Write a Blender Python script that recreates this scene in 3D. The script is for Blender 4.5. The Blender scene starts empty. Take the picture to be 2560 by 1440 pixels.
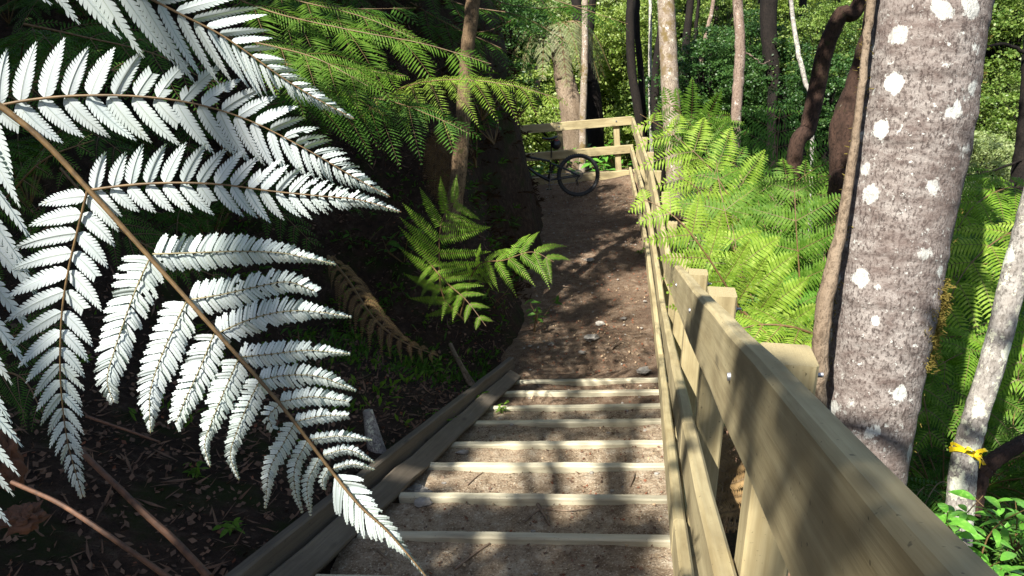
import bpy, math, random
import numpy as np
from mathutils import Vector, noise as mn
random.seed(7); RNG = np.random.default_rng(11)
rad = math.radians
scn = bpy.context.scene
col = scn.collection
V = lambda *a: np.array(a, float)
def unit(v): v = np.asarray(v, float); return v / (np.linalg.norm(v) + 1e-12)

# ---------------------------------------------------------------- camera
PITCH, ROLL, FPX = rad(19), rad(6), 2000.0
_F = V(0, math.cos(PITCH), -math.sin(PITCH)); _X = V(1, 0, 0); _U = V(0, math.sin(PITCH), math.cos(PITCH))
Xc = _X * math.cos(ROLL) - _U * math.sin(ROLL); Uc = _U * math.cos(ROLL) + _X * math.sin(ROLL)
def P(x, y, d): return (Xc * (x - 1280) / FPX - Uc * (y - 720) / FPX + _F) * d   # survey point: sighting line + distance
def PZ(x, y, z): r = P(x, y, 1.0); return r * (z / r[2])
cam = bpy.data.objects.new("camera", bpy.data.cameras.new("camera")); col.objects.link(cam); scn.camera = cam
cam.data.sensor_width = 36; cam.data.lens = 36 * FPX / 2560; cam.data.clip_start = .05; cam.data.clip_end = 400
from mathutils import Matrix
cam.matrix_world = Matrix(((Xc[0], Uc[0], -_F[0], 0), (Xc[1], Uc[1], -_F[1], 0), (Xc[2], Uc[2], -_F[2], 0), (0, 0, 0, 1)))

# path frame: s along the path, t to its right
AH = rad(11); ES = V(math.sin(AH), math.cos(AH), 0); ET = V(math.cos(AH), -math.sin(AH), 0)
ZF = -3.17
def W(s, t, z): return ES * s + ET * t + V(0, 0, z)
def ST(p): return float(p @ ES), float(p @ ET)
def gline(s): return -2.15 - .278 * (min(s, 6.57) - 2.889)
STEPS = [6.37, 5.87, 5.37, 4.90, 4.37, 3.88, 3.38, 2.89, 2.43, 1.93, 1.43, .93, .43, -.07, -.57]

# ---------------------------------------------------------------- materials
def mat(name, build):
    m = bpy.data.materials.new(name); m.use_nodes = True
    nt = m.node_tree; nt.nodes.clear(); out = nt.nodes.new("ShaderNodeOutputMaterial")
    class N:
        def __call__(s, typ, **kw):
            n = nt.nodes.new("ShaderNode" + typ)
            for k, v in kw.items():
                if k.startswith('_'): setattr(n, k[1:], v)
                else:
                    key = k.replace('__', ' ')
                    tgt = n.inputs[int(k[1:])] if (k[0] == 'i' and k[1:].isdigit()) else n.inputs[key]
                    if hasattr(v, 'is_output') or isinstance(v, bpy.types.NodeSocket): nt.links.new(v, tgt)
                    else: tgt.default_value = v
            return n
        def ramp(s, fac, stops, interp='LINEAR'):
            n = nt.nodes.new("ShaderNodeValToRGB"); e = n.color_ramp.elements; n.color_ramp.interpolation = interp
            while len(e) < len(stops): e.new(.5)
            for el, (p, c) in zip(e, stops): el.position = p; el.color = (*c, 1) if len(c) == 3 else c
            nt.links.new(fac, n.inputs[0]); return n.outputs[0]
        def mix(s, fac, a, b, mode='MIX'):
            n = nt.nodes.new("ShaderNodeMix"); n.data_type = 'RGBA'; n.blend_type = mode
            for v, i in ((fac, 0), (a, 6), (b, 7)):
                if isinstance(v, bpy.types.NodeSocket): nt.links.new(v, n.inputs[i])
                elif i == 0: n.inputs[0].default_value = v
                else: n.inputs[i].default_value = (*v, 1)
            return n.outputs[2]
        def noise(s, vec, scale, detail=4, rough=.55, sc=None):
            if sc is not None:
                mp = s('Mapping', Scale=sc); nt.links.new(vec, mp.inputs[0]); vec = mp.outputs[0]
            n = s('TexNoise', Scale=scale, Detail=detail, Roughness=rough); nt.links.new(vec, n.inputs['Vector']); return n.outputs[0]
        def bump(s, h, strength, dist=.01, nrm=None):
            n = s('Bump', Strength=strength, Distance=dist, Height=h)
            if nrm is not None: nt.links.new(nrm, n.inputs['Normal'])
            return n.outputs[0]
    sh = build(N(), nt)
    nt.links.new(sh, out.inputs[0]); return m
def attr(N, name='guv'):
    n = N('Attribute'); n.attribute_name = name; return n.outputs['Vector']
def pos(N): return N('NewGeometry').outputs['Position']

def leaf_mat(name, c1, c2, c3=None, scale=3.0, trans=.35, rough=.45, tcol=None, spec=.4):
    def b(N, nt):
        p = pos(N); n1 = N.noise(p, scale, 3); n2 = N.noise(p, scale * 9, 2)
        c = N.ramp(n1, [(.3, c1), (.7, c2)])
        if c3: c = N.mix(N.ramp(n2, [(.5, (0, 0, 0)), (.72, (1, 1, 1))]), c, c3)
        pr = N('BsdfPrincipled', Base__Color=c, Roughness=rough); pr.inputs['Specular IOR Level'].default_value = spec
        tc = N.mix(.55, c, tcol or (c2[0] * 1.6, c2[1] * 1.5, c2[2] * .7))
        tr = N('BsdfTranslucent', Color=tc)
        return N('MixShader', i0=trans, i1=pr.outputs[0], i2=tr.outputs[0]).outputs[0]
    return mat(name, b)
def bark_mat(name, dark, light, patch=None, pth=.62, moss=None, mth=.55, sc=(1, 1, .35), bump=.6, spot=None, fine=60, ps=9):
    def b(N, nt):
        g = attr(N)
        n1 = N.noise(g, 14, 6, .65, sc); n2 = N.noise(g, fine, 4, .7, (1, 1, .6)); 
        c = N.ramp(n1, [(.32, dark), (.68, light)])
        c = N.mix(N.ramp(n2, [(.38, (.9, .9, .9)), (.52, (0, 0, 0))]), c, tuple(x * .45 for x in dark))
        h = N('Math', _operation='ADD', i0=n1, i1=n2).outputs[0]
        if patch:
            nd = N.noise(g, ps, 5, .75)
            c = N.mix(N.ramp(nd, [(pth, (0, 0, 0)), (pth + .025, (1, 1, 1))]), c, patch)
        if spot:
            vo = N('TexVoronoi', Scale=spot[1]); 
            wv = N('VectorMath', _operation='ADD', i0=g, i1=N('VectorMath', _operation='SCALE', i0=N('TexNoise', Scale=16.0, Detail=8.0, Roughness=.75).outputs['Color'], Scale=.11).outputs[0])
            nt.links.new(wv.outputs[0], vo.inputs['Vector'])
            rn = N('Separate'+'Color'); nt.links.new(vo.outputs['Color'], rn.inputs[0])
            r = N('Math', _operation='MULTIPLY', i0=rn.outputs[0], i1=spot[2])
            lt = N('Math', _operation='SUBTRACT', i0=r.outputs[0], i1=N('Math', _operation='ADD', i0=vo.outputs['Distance'], i1=N('Math', _operation='MULTIPLY', i0=N.noise(g, 70, 5, .8), i1=.22).outputs[0]).outputs[0])
            c = N.mix(N.ramp(lt.outputs[0], [(-.10 + .10, (0, 0, 0)), (.05, (.9, .9, .9))]), c, N.mix(N.ramp(n2, [(.35, (0,0,0)), (.65, (1,1,1))]), tuple(x * .7 for x in spot[0]), spot[0]))
        if moss:
            nm = N.noise(g, 5, 5, .7)
            c = N.mix(N.ramp(nm, [(mth, (0, 0, 0)), (mth + .08, (1, 1, 1))]), c, moss)
        rg = N('Attribute'); rg.attribute_name = 'ring'
        c = N.mix(N('Math', _operation='MULTIPLY', i0=rg.outputs['Fac'], i1=.75).outputs[0], c, tuple(x * .4 for x in dark))
        c = N.mix(N.ramp(N.noise(g, 2.6, 5, .7), [(.42, (0, 0, 0)), (.66, (.55, .55, .55))]), c, tuple(x * 1.3 for x in dark))
        pr = N('BsdfPrincipled', Base__Color=c, Roughness=.9, Normal=N.bump(h, bump, .012)); pr.inputs['Specular IOR Level'].default_value = .2
        return pr.outputs[0]
    return mat(name, b)
def wood_mat(name, a, b_, stain, stn=.5):
    def b(N, nt):
        g = attr(N)
        fine = N.noise(g, 1, 4, .6, (2.5, 75, 75)); mid = N.noise(g, 1, 3, .6, (1.0, 17, 17)); big = N.noise(g, 2.2, 4, .65, (1, 3, 3))
        c = N.ramp(fine, [(.3, a), (.7, b_)])
        c = N.mix(N.ramp(mid, [(.42, (0, 0, 0)), (.75, (.6, .6, .6))]), c, tuple(x * .62 for x in a))
        c = N.mix(N.ramp(big, [(.45, (0, 0, 0)), (.72, (stn, stn, stn))]), c, stain)
        sp = N.noise(g, 90, 2, .5); c = N.mix(N.ramp(sp, [(.68, (0, 0, 0)), (.74, (.7, .7, .7))]), c, tuple(x * .3 for x in stain))
        kv = N('TexVoronoi', Scale=1.0); mp = N('Mapping', Scale=(2.6, 9, 9)); nt.links.new(g, mp.inputs[0]); nt.links.new(mp.outputs[0], kv.inputs['Vector'])
        c = N.mix(N.ramp(kv.outputs['Distance'], [(.05, (.85, .85, .85)), (.11, (.35, .35, .35)), (.16, (0, 0, 0))]), c, tuple(x * .45 for x in a))
        ck = N.noise(g, 1, 3, .5, (1.6, 60, 60)); c = N.mix(N.ramp(ck, [(.72, (0, 0, 0)), (.76, (.8, .8, .8))]), c, tuple(x * .25 for x in a))
        h = N('Math', _operation='ADD', i0=fine, i1=mid).outputs[0]
        return N('BsdfPrincipled', Base__Color=c, Roughness=.75, Normal=N.bump(h, .35, .004)).outputs[0]
    return mat(name, b)
def plain(name, c, rough=.6, metal=0, var=.25, scale=40, bump=0):
    def b(N, nt):
        n = N.noise(pos(N), scale, 4)
        cc = N.ramp(n, [(.3, tuple(x * (1 - var) for x in c)), (.7, tuple(min(1, x * (1 + var)) for x in c))])
        pr = N('BsdfPrincipled', Base__Color=cc, Roughness=rough, Metallic=metal)
        if bump: nt.links.new(N.bump(n, bump, .01), pr.inputs['Normal'])
        return pr.outputs[0]
    return mat(name, b)
def soil(name, dark, mid, pale, litter, moss=None, pth=.56, bigm=.75):
    def b(N, nt):
        p = pos(N)
        big = N.noise(p, 1.6, 5, .6); m_ = N.noise(p, 14, 6, .7); f_ = N.noise(p, 95, 4, .75)
        c = N.ramp(m_, [(.3, dark), (.52, mid), (.75, pale)])
        c = N.mix(N.ramp(big, [(.35, (bigm,) * 3), (.7, (0, 0, 0))]), c, dark)
        c = N.mix(N.ramp(f_, [(pth, (0, 0, 0)), (pth + .06, (1, 1, 1))]), c, pale)
        c = N.mix(N.ramp(f_, [(.36, (.8, .8, .8)), (.43, (0, 0, 0))]), c, tuple(x * .4 for x in dark))
        l_ = N.noise(p, 38, 3, .8); c = N.mix(N.ramp(l_, [(.64, (0, 0, 0)), (.67, (.85, .85, .85))]), c, litter)
        if moss:
            q = N.noise(p, 2.4, 5, .65); c = N.mix(N.ramp(q, [(.52, (0, 0, 0)), (.64, (.9, .9, .9))]), c, moss)
        h = N('Math', _operation='ADD', i0=N('Math', _operation='MULTIPLY', i0=m_, i1=1.6).outputs[0], i1=f_).outputs[0]
        pr = N('BsdfPrincipled', Base__Color=c, Roughness=.95, Normal=N.bump(h, .9, .025)); pr.inputs['Specular IOR Level'].default_value = .15
        return pr.outputs[0]
    return mat(name, b)
def silver_mat():
    def b(N, nt):
        a = N('Attribute'); a.attribute_name = 'vein'
        p = pos(N); n = N.noise(p, 30, 3); n2 = N.noise(p, 260, 3)
        c = N.ramp(n, [(.3, (.41, .45, .46)), (.7, (.53, .56, .555))])
        c = N.mix(N.ramp(n2, [(.55, (0, 0, 0)), (.75, (.4, .4, .4))]), c, (.40, .46, .45))
        c = N.mix(N.ramp(a.outputs['Fac'], [(.6, (0, 0, 0)), (.97, (.75, .75, .75))]), c, (.17, .2, .13))
        c = N.mix(N.ramp(N.noise(p, 75, 4, .7), [(.66, (0, 0, 0)), (.72, (.7, .7, .7))]), c, (.30, .26, .15))
        c = N.mix(N.ramp(N.noise(p, 9, 3), [(.35, (0, 0, 0)), (.7, (.35, .35, .35))]), c, (.36, .46, .36))
        pr = N('BsdfPrincipled', Base__Color=c, Roughness=.6); pr.inputs['Specular IOR Level'].default_value = .25
        tr = N('BsdfTranslucent', Color=(.25, .45, .15, 1))
        return N('MixShader', i0=.12, i1=pr.outputs[0], i2=tr.outputs[0]).outputs[0]
    return mat("silver_leaf_underside", b)

M = dict(
 silver=silver_mat(),
 frib=plain('fern_stem_brown', (.11, .065, .022), .6, var=.4, scale=120),
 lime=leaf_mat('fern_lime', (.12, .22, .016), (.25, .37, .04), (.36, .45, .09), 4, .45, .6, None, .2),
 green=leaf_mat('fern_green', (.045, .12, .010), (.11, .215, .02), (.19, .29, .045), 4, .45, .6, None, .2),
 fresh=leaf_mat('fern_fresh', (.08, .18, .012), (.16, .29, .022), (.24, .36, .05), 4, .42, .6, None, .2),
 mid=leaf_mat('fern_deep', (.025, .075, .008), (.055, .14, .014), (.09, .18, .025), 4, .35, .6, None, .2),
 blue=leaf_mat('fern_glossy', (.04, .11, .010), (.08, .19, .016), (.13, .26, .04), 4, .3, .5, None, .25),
 pale=leaf_mat('fern_pale_dead', (.2, .24, .10), (.36, .40, .2), None, 5, .3),
 dead=leaf_mat('fern_dead', (.05, .028, .014), (.15, .09, .035), (.2, .13, .06), 9, .15, .8, (.3, .16, .06), .1),
 dead2=leaf_mat('fern_dead_tan', (.13, .08, .035), (.3, .2, .09), None, 9, .15, .8, (.3, .16, .06), .1),
 stalkm=plain('old_stalk', (.075, .033, .015), .7, var=.5, scale=60),
 mrib=plain('pale_midrib', (.19, .16, .08), .6, var=.3, scale=120),
 darkdead=leaf_mat('withered_growth', (.02, .012, .008), (.06, .035, .02), None, 9, .1, .9, None, .1),
 glossy=leaf_mat('broad_leaf', (.06, .2, .02), (.13, .34, .04), (.2, .42, .07), 8, .35, .34, None, .4),
 f1=leaf_mat('forest_leaf_lime', (.08, .15, .02), (.23, .31, .05), (.42, .48, .15), 1.1, .32),
 f2=leaf_mat('forest_leaf_green', (.05, .11, .015), (.15, .23, .04), (.30, .36, .10), 1.0, .32),
 f3=leaf_mat('forest_leaf_deep', (.015, .05, .012), (.05, .12, .025), (.1, .18, .04), 1.2, .35),
 f4=leaf_mat('forest_leaf_pale', (.15, .22, .07), (.3, .36, .15), (.42, .45, .24), .9, .4),
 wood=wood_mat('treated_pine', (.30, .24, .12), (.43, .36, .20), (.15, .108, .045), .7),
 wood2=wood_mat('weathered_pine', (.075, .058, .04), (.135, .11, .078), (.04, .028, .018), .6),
 edge=wood_mat('step_pine', (.38, .34, .23), (.52, .48, .35), (.17, .135, .09), .6),
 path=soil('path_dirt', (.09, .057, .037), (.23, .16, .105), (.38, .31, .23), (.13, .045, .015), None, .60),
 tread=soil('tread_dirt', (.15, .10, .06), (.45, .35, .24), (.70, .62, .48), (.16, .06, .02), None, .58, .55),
 bank=soil('bank_soil', (.018, .012, .009), (.05, .030, .02), (.11, .08, .06), (.09, .035, .016), (.02, .028, .006), .66),
 slope=soil('forest_floor', (.02, .013, .008), (.06, .035, .02), (.12, .08, .05), (.14, .06, .02), (.025, .06, .012), .64),
 big=bark_mat('lichen_bark', (.095, .070, .060), (.285, .255, .23), (.42, .42, .385), .61, None, .6, (1, 1, 2.2), .7, ((.60, .61, .56), 11, .57), 100, 34),
 mossy=bark_mat('mossy_bark', (.16, .12, .09), (.34, .29, .22), (.5, .49, .43), .6, (.12, .085, .03), .52, (1, 1, .5), .8, None, 60, 12),
 darkb=bark_mat('shaded_dark_bark', (.006, .0045, .0035), (.018, .013, .010), (.08, .075, .06), .72, None, .6, (1, 1, .3), .9),  # near-black colour carries the canopy shade that falls on these trunks
 redb=bark_mat('red_brown_bark', (.022, .012, .008), (.065, .036, .025), (.2, .19, .17), .68, (.03, .027, .01), .58, (1, 1, .4), .9, ((.5, .52, .5), 2.6, .38)),
 pinkb=bark_mat('flaking_bark', (.13, .088, .065), (.27, .205, .16), (.42, .38, .33), .6, None, .6, (1, 1, .3), 1.0),
 vine=bark_mat('vine_bark', (.12, .085, .055), (.27, .21, .15), None, .6, None, .6, (1, 1, .15), 1.0),
 paleb=bark_mat('pale_lichen_bark', (.17, .15, .13), (.36, .34, .31), (.5, .5, .38), .55, None, .6, (1, 1, 1.2), .6, ((.6, .62, .5), 9, .62), 90, 18),
 pole=bark_mat('bare_dead_wood', (.085, .055, .03), (.22, .15, .085), None, .6, (.045, .045, .012), .62, (1, 1, .08), 1.0),
 moss=leaf_mat('moss_tuft', (.09, .07, .015), (.20, .155, .04), None, 30, .2, .9, None, .1),
 steel=plain('galvanised_steel', (.3, .31, .33), .45, .8, .1),
 rubber=plain('tyre_rubber', (.03, .031, .033), .8, 0, .3, 60),
 black=plain('black_paint', (.012, .012, .014), .35, 0, .2),
 red=plain('red_trim', (.3, .03, .03), .4),
 chrome=plain('worn_alloy', (.3, .3, .31), .4, .8),
 ribbon=plain('yellow_tape', (.85, .62, .02), .4, 0, .1),
 stone=plain('grey_stone', (.24, .22, .19), .9, 0, .35, 30, .6),
 clay=plain('orange_clay', (.085, .038, .02), .95, 0, .45, 18, .8),
 twig=plain('dry_twig', (.17, .12, .08), .9, 0, .4, 25),
 litA=plain('litter_rust', (.13, .04, .014), .8, 0, .4, 9), litB=plain('litter_brown', (.11, .06, .035), .85, 0, .5, 9), litC=plain('litter_tan', (.30, .22, .13), .8, 0, .4, 9),
)

# ---------------------------------------------------------------- mesh building
ORG = {}
class MB:
    def __init__(s): s.v = []; s.g = []; s.x = []; s.f = []; s.m = []; s.sm = []; s.n = 0
    def add(s, v, faces, g=None, x=None, mi=0, smooth=False):
        v = np.asarray(v, float).reshape(-1, 3); faces = np.asarray(faces, int)
        s.v.append(v); s.g.append(v if g is None else np.asarray(g, float).reshape(-1, 3))
        s.x.append(np.zeros(len(v)) if x is None else np.asarray(x, float).ravel())
        s.f.append(faces + s.n); s.m.append(np.full(len(faces), mi)); s.sm.append(np.full(len(faces), smooth)); s.n += len(v)
    def quads(s, q, x=None, mi=0):
        q = np.asarray(q, float); n = len(q)
        s.add(q.reshape(-1, 3), np.arange(n * 4).reshape(n, 4), None, x, mi)
    def grid(s, A, g=None, mi=0, smooth=True, x=None):        # A: (n,m,3)
        n, m = A.shape[:2]; i = np.arange(n * m).reshape(n, m)
        f = np.stack([i[:-1, :-1], i[1:, :-1], i[1:, 1:], i[:-1, 1:]], -1).reshape(-1, 4)
        s.add(A, f, g, x, mi, smooth)
    def prism(s, prof, p0, p1, side, up, nseg=1, wob=0, mi=0, caps=True, seed=0):
        p0 = np.asarray(p0, float); p1 = np.asarray(p1, float); k = len(prof); L = np.linalg.norm(p1 - p0)
        r = np.random.default_rng(seed); A = []; G = []
        for i in range(nseg + 1):
            t = i / nseg; c = p0 + (p1 - p0) * t + (side * r.normal(0, wob) + up * r.normal(0, wob) if wob else 0)
            A += [c + side * a + up * b for a, b in prof]; G += [(t * L + seed * 3.7, a + seed * 1.3, b) for a, b in prof]
        F = [(i * k + j, i * k + (j + 1) % k, (i + 1) * k + (j + 1) % k, (i + 1) * k + j) for i in range(nseg) for j in range(k)]
        s.add(A, F, G, None, mi)
        if caps:
            for base, o in ((0, 1), (nseg * k, -1)):
                pts = np.array(A)[base:base + k]; gg = np.array(G)[base:base + k].copy(); gg[:, 0] += .5 * (gg[:, 1] ** 2) * 40
                s.add(pts, [list(range(k))[::o]], gg, None, mi)
    def board(s, p0, p1, side, up, w, h, ch=.005, nseg=4, wob=.001, seed=0):   # top edge centre line p0->p1, h downwards
        c = ch; pr = [(-w / 2 + c, 0), (w / 2 - c, 0), (w / 2, -c), (w / 2, -h + c), (w / 2 - c, -h), (-w / 2 + c, -h), (-w / 2, -h + c), (-w / 2, -c)]
        s.prism(pr, p0, p1, side, up, nseg, wob, seed=seed)
    def tube(s, pts, rads, k=8, mi=0, rn=0, caps=True, ring=None, ref=None, seed=0, rsc=6.0):
        pts = np.asarray(pts, float); n = len(pts); rads = np.broadcast_to(rads, n).astype(float)
        T = np.gradient(pts, axis=0); T /= np.linalg.norm(T, axis=1)[:, None] + 1e-12
        a = np.asarray(ref, float) if ref is not None else (V(0, 0, 1) if abs(T[0][2]) < .9 else V(1, 0, 0))
        u = unit(a - T[0] * (a @ T[0])); A = np.zeros((n, k + 1, 3)); G = np.zeros((n, k + 1, 3)); l = 0
        th = np.linspace(0, 2 * math.pi, k + 1)
        for i in range(n):
            u = unit(u - T[i] * (u @ T[i])); w = np.cross(T[i], u)
            if i: l += np.linalg.norm(pts[i] - pts[i - 1])
            d = np.cos(th)[:, None] * u + np.sin(th)[:, None] * w
            r = np.full(k + 1, rads[i])
            if rn:
                for j in range(k): r[j] *= 1 + rn * mn.noise(Vector((math.cos(th[j]) * 1.3 + seed, math.sin(th[j]) * 1.3, l * rsc * .35))) + rn * .5 * mn.noise(Vector((math.cos(th[j]) * 4, math.sin(th[j]) * 4 + seed, l * rsc * 1.7)))
                r[k] = r[0]
            A[i] = pts[i] + d * r[:, None]
            G[i] = np.stack([np.cos(th) * rads[i] + seed, np.sin(th) * rads[i], np.full(k + 1, l)], -1)
        X = None if ring is None else np.clip(np.asarray(ring, float)[:, None] * np.array([[.55 + 1.3 * mn.noise(Vector((math.cos(t_) * 2.2, math.sin(t_) * 2.2, i_ * .03))) for t_ in th] for i_ in range(n)]), 0, 1)
        s.grid(A, G, mi, True, X)
        if caps:
            for e in (0, -1):
                pc = np.vstack([A[e][:-1], pts[e]]); F = [(j, (j + 1) % k, k) for j in range(k)]
                s.add(pc, F, np.vstack([G[e][:-1], G[e][0] * .5]), None, mi)
    def blob(s, c, r, rn=.3, seed=0, n=10, mi=0, smooth=True, freq=1.5):
        c = np.asarray(c, float); r = np.asarray(r, float) * np.ones(3); A = np.zeros((n + 1, 2 * n + 1, 3))
        for i in range(n + 1):
            for j in range(2 * n + 1):
                a = math.pi * i / n; b = 2 * math.pi * (j % (2 * n)) / (2 * n); d = V(math.sin(a) * math.cos(b), math.sin(a) * math.sin(b), math.cos(a))
                k = 1 + rn * mn.noise(Vector(d * freq) + Vector((seed * 3.1, seed * 1.7, 0))) + rn * .4 * mn.noise(Vector(d * freq * 3) + Vector((seed, 0, 5)))
                A[i, j] = c + d * r * k
        s.grid(A, None, mi, smooth)
    def build(s, name, mats, parent=None, subst=None):
        me = bpy.data.meshes.new(name); v = np.vstack(s.v)
        if subst is not None: o0 = np.asarray(subst, float)
        elif parent is not None: o0 = ORG[parent.name]
        else: o0 = v.min(0) * .5 + v.max(0) * .5; o0[2] = v[:, 2].min()
        nl = sum(f.size for f in s.f); nf = sum(len(f) for f in s.f)
        me.vertices.add(len(v)); me.vertices.foreach_set('co', (v - o0).astype(np.float32).ravel())
        me.loops.add(nl); me.polygons.add(nf)
        me.loops.foreach_set('vertex_index', np.concatenate([f.ravel() for f in s.f]).astype(np.int32))
        tot = np.concatenate([np.full(len(f), f.shape[1]) for f in s.f]); st = np.concatenate([[0], np.cumsum(tot)[:-1]])
        me.polygons.foreach_set('loop_start', st.astype(np.int32))
        try: me.polygons.foreach_set('loop_total', tot.astype(np.int32))
        except Exception: pass
        me.polygons.foreach_set('material_index', np.concatenate(s.m).astype(np.int32))
        me.polygons.foreach_set('use_smooth', np.concatenate(s.sm).astype(bool))
        a = me.attributes.new('guv', 'FLOAT_VECTOR', 'POINT'); a.data.foreach_set('vector', np.vstack(s.g).astype(np.float32).ravel())
        x = np.concatenate(s.x)
        if x.any():
            for nm in ('vein', 'ring'):
                a = me.attributes.new(nm, 'FLOAT', 'POINT'); a.data.foreach_set('value', x.astype(np.float32))
        me.update(calc_edges=True); me.validate()
        for m in (mats if isinstance(mats, (list, tuple)) else [mats]): me.materials.append(m)
        o = bpy.data.objects.new(name, me); col.objects.link(o)
        if parent is not None: o.parent = parent; ORG[o.name] = ORG[parent.name]
        else: o.location = o0; ORG[o.name] = o0
        return o
def tag(o, label, cat, group=None, kind=None):
    if label: o['label'] = label
    if cat: o['category'] = cat
    if group: o['group'] = group
    if kind: o['kind'] = kind
    return o
def thing(name, loc, label, cat, group=None):
    o = bpy.data.objects.new(name, None); col.objects.link(o); o.location = loc; o.empty_display_size = .1; ORG[o.name] = np.asarray(loc, float)
    return tag(o, label, cat, group)
def copy_tree(o, loc, rz=0, sc=1.0, label=None):
    c = o.copy(); col.objects.link(c); c.location = loc; c.rotation_euler = (0, 0, rz); c.scale = (sc,) * 3
    if label: c['label'] = label
    for ch in o.children:
        d = ch.copy(); col.objects.link(d); d.parent = c
        for g in ch.children:
            e = g.copy(); col.objects.link(e); e.parent = d
    return c
def spline(pts, n):
    pts = np.asarray(pts, float); q = np.vstack([2 * pts[0] - pts[1], pts, 2 * pts[-1] - pts[-2]]); m = len(pts) - 1; out = []
    for u in np.linspace(0, m, n):
        i = min(int(u), m - 1); t = u - i; a, b, c, d = q[i:i + 4]
        out.append(.5 * ((2 * b) + (c - a) * t + (2 * a - 5 * b + 4 * c - d) * t * t + (3 * b - a - 3 * c + d) * t ** 3))
    return np.array(out)
def arclen(p): d = np.linalg.norm(np.diff(p, axis=0), axis=1); return np.concatenate([[0], np.cumsum(d)])

# ================================================================= TERRAIN
def tl(s): return -1.43 - .07 * max(0, s - 7) - (.25 * max(0, s - 12.6))          # left edge of the path
def tf(s): return .165 - .02 * s if s < 2.5 else (.115 - .0125 * (s - 2.5) if s < 8.5 else .04 - .062 * (s - 8.5))   # fence line at rail-top height
def sstep(a, b, x): x = min(1, max(0, (x - a) / (b - a))); return x * x * (3 - 2 * x)
def terr(x, y):
    s = x * ES[0] + y * ES[1]; t = x * ET[0] + y * ET[1]
    n = mn.noise(Vector((x * .7, y * .7, 0))) ; n2 = mn.noise(Vector((x * 3.1, y * 3.1, 4))); n3 = mn.noise(Vector((x * .11, y * .11, 7)))
    base = gline(s) if s < 6.4 else ZF
    base -= .1
    far = max(0, s - 15.6)
    base -= 4.2 * sstep(0, 9, far) + .12 * min(far, 40)
    z = base
    L = tl(s) - t
    if L > 0 and s < 17:
        k = sstep(6.3, 9.3, s)
        gentle = .32 * min(L, 1.7) + 1.5 * max(0, L - 1.7) ** 1.0
        q_ = math.exp(-((s - 11.3) / 1.6) ** 2); steep = 3.3 * sstep(0, 1.0 - .55 * q_, L + .16 * q_ + n * .25) + .55 * L
        h = gentle * (1 - k) + steep * k
        h = min(h, (2.2 + 2.1 * k) + .2 * L + n * .4) * (1 - sstep(14.3, 17, s))
        z += h + (n * .16 + n2 * .07) * min(1, L * 1.5) + .1
    R = t - .28 if s < 8 else t - tf(s) - .28
    if R > 0:
        z += .09 * (1 - sstep(0, .5, R)) - (.42 * min(R, 20) + .5 * sstep(.4, 3, R)) + (n * .2 + n2 * .05) * min(1, R)
    dist = math.hypot(x, y)
    z += 15 * sstep(38, 95, dist) + n3 * 2.2 * sstep(20, 45, dist)
    return z
def cov(lo, hi, step): return list(np.arange(lo, hi + 1e-6, step))
sx = cov(-30, -4, 2) + cov(-3, 18, .14) + cov(19, 30, 1) + cov(33, 120, 4)
tx = cov(-60, -8, 4) + cov(-7, 6, .14) + cov(7, 20, 1) + cov(24, 110, 5)
A = np.zeros((len(sx), len(tx), 3))
for i, s in enumerate(sx):
    for j, t in enumerate(tx):
        p = W(s, t, 0); p[2] = terr(p[0], p[1]); A[i, j] = p
SX, TX = np.meshgrid(sx, tx, indexing='ij')
left = (TX < -1.0) & (SX < 17.5)
mb = MB(); mb.grid(A); ix = len(tx) - 1
fm = left[:-1, :-1].ravel().astype(int); mb.m[0] = fm
g = mb.build('forest_floor', [M['slope'], M['bank']], subst=(0, 0, 0)); g['kind'] = 'structure'

# path sheet with earth treads
def pathz(s, t):
    n = mn.noise(Vector((s * 2.3, t * 2.3, 1))) * .018 + mn.noise(Vector((s * 9, t * 9, 2))) * .008 + mn.noise(Vector((s * 24, t * 24, 3))) * .004
    if s > 6.37:
        z = ZF + .03 + .03 * sstep(6.4, 8, s) * math.sin(s * 1.3) * .6
        z += .17 * math.exp(-((s - 14.3) / .45) ** 2) * sstep(-1.15, -.5, t) + n * 1.6
        return z
    for k, e in enumerate(STEPS):
        if s > e - .045:                                     # below / under board k
            prev = STEPS[k - 1] if k else 6.9
            if s < e: return gline(e) - .2                    # trench under the board itself
            zt = gline(prev); u = (s - e) / (prev - e)
            return zt - .012 + .012 * (1 - u) - .02 * math.exp(-((t + .62) / .4) ** 2) + n + (.05 * sstep(.16, 0, s - e))
    return gline(s)
sp = []
for k in range(len(STEPS)):
    e = STEPS[k]; nx = STEPS[k - 1] if k else 6.8
    sp += [e - .046, e - .044, e - .001, e + .001] + list(np.linspace(e + .02, nx - .05, 26))
sp = sorted(sp + cov(6.8, 15.7, .05)); tp = list(np.linspace(0, 1, 66))
def pt(s, u):
    a = -1.42 if s < 6.5 else tl(s) - .28; b = .03 if s < 2.5 else (.1 if s < 6.6 else min(.12, tf(s) + .06)); return a + (b - a) * u
A = np.zeros((len(sp), len(tp), 3))
for i, s in enumerate(sp):
    for j, u in enumerate(tp):
        t = pt(s, u); z = pathz(s, t); 
        if s > 6.4: z += .10 * sstep(7, 8.5, s) * sstep(.2, 0, u) - 0.02 + .05 * sstep(.93, 1, u)
        A[i, j] = W(s, t, z)
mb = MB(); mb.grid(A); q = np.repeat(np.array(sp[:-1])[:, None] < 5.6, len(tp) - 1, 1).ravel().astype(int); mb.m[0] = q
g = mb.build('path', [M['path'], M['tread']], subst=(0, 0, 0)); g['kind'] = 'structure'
def ground_z(p):
    s, t = ST(np.array([p[0], p[1], 0])); z = terr(p[0], p[1])
    if -.6 < s < 15.5 and pt(s, 0) + .1 < t < pt(s, 1): z = max(z, pathz(s, t))
    return z
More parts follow.
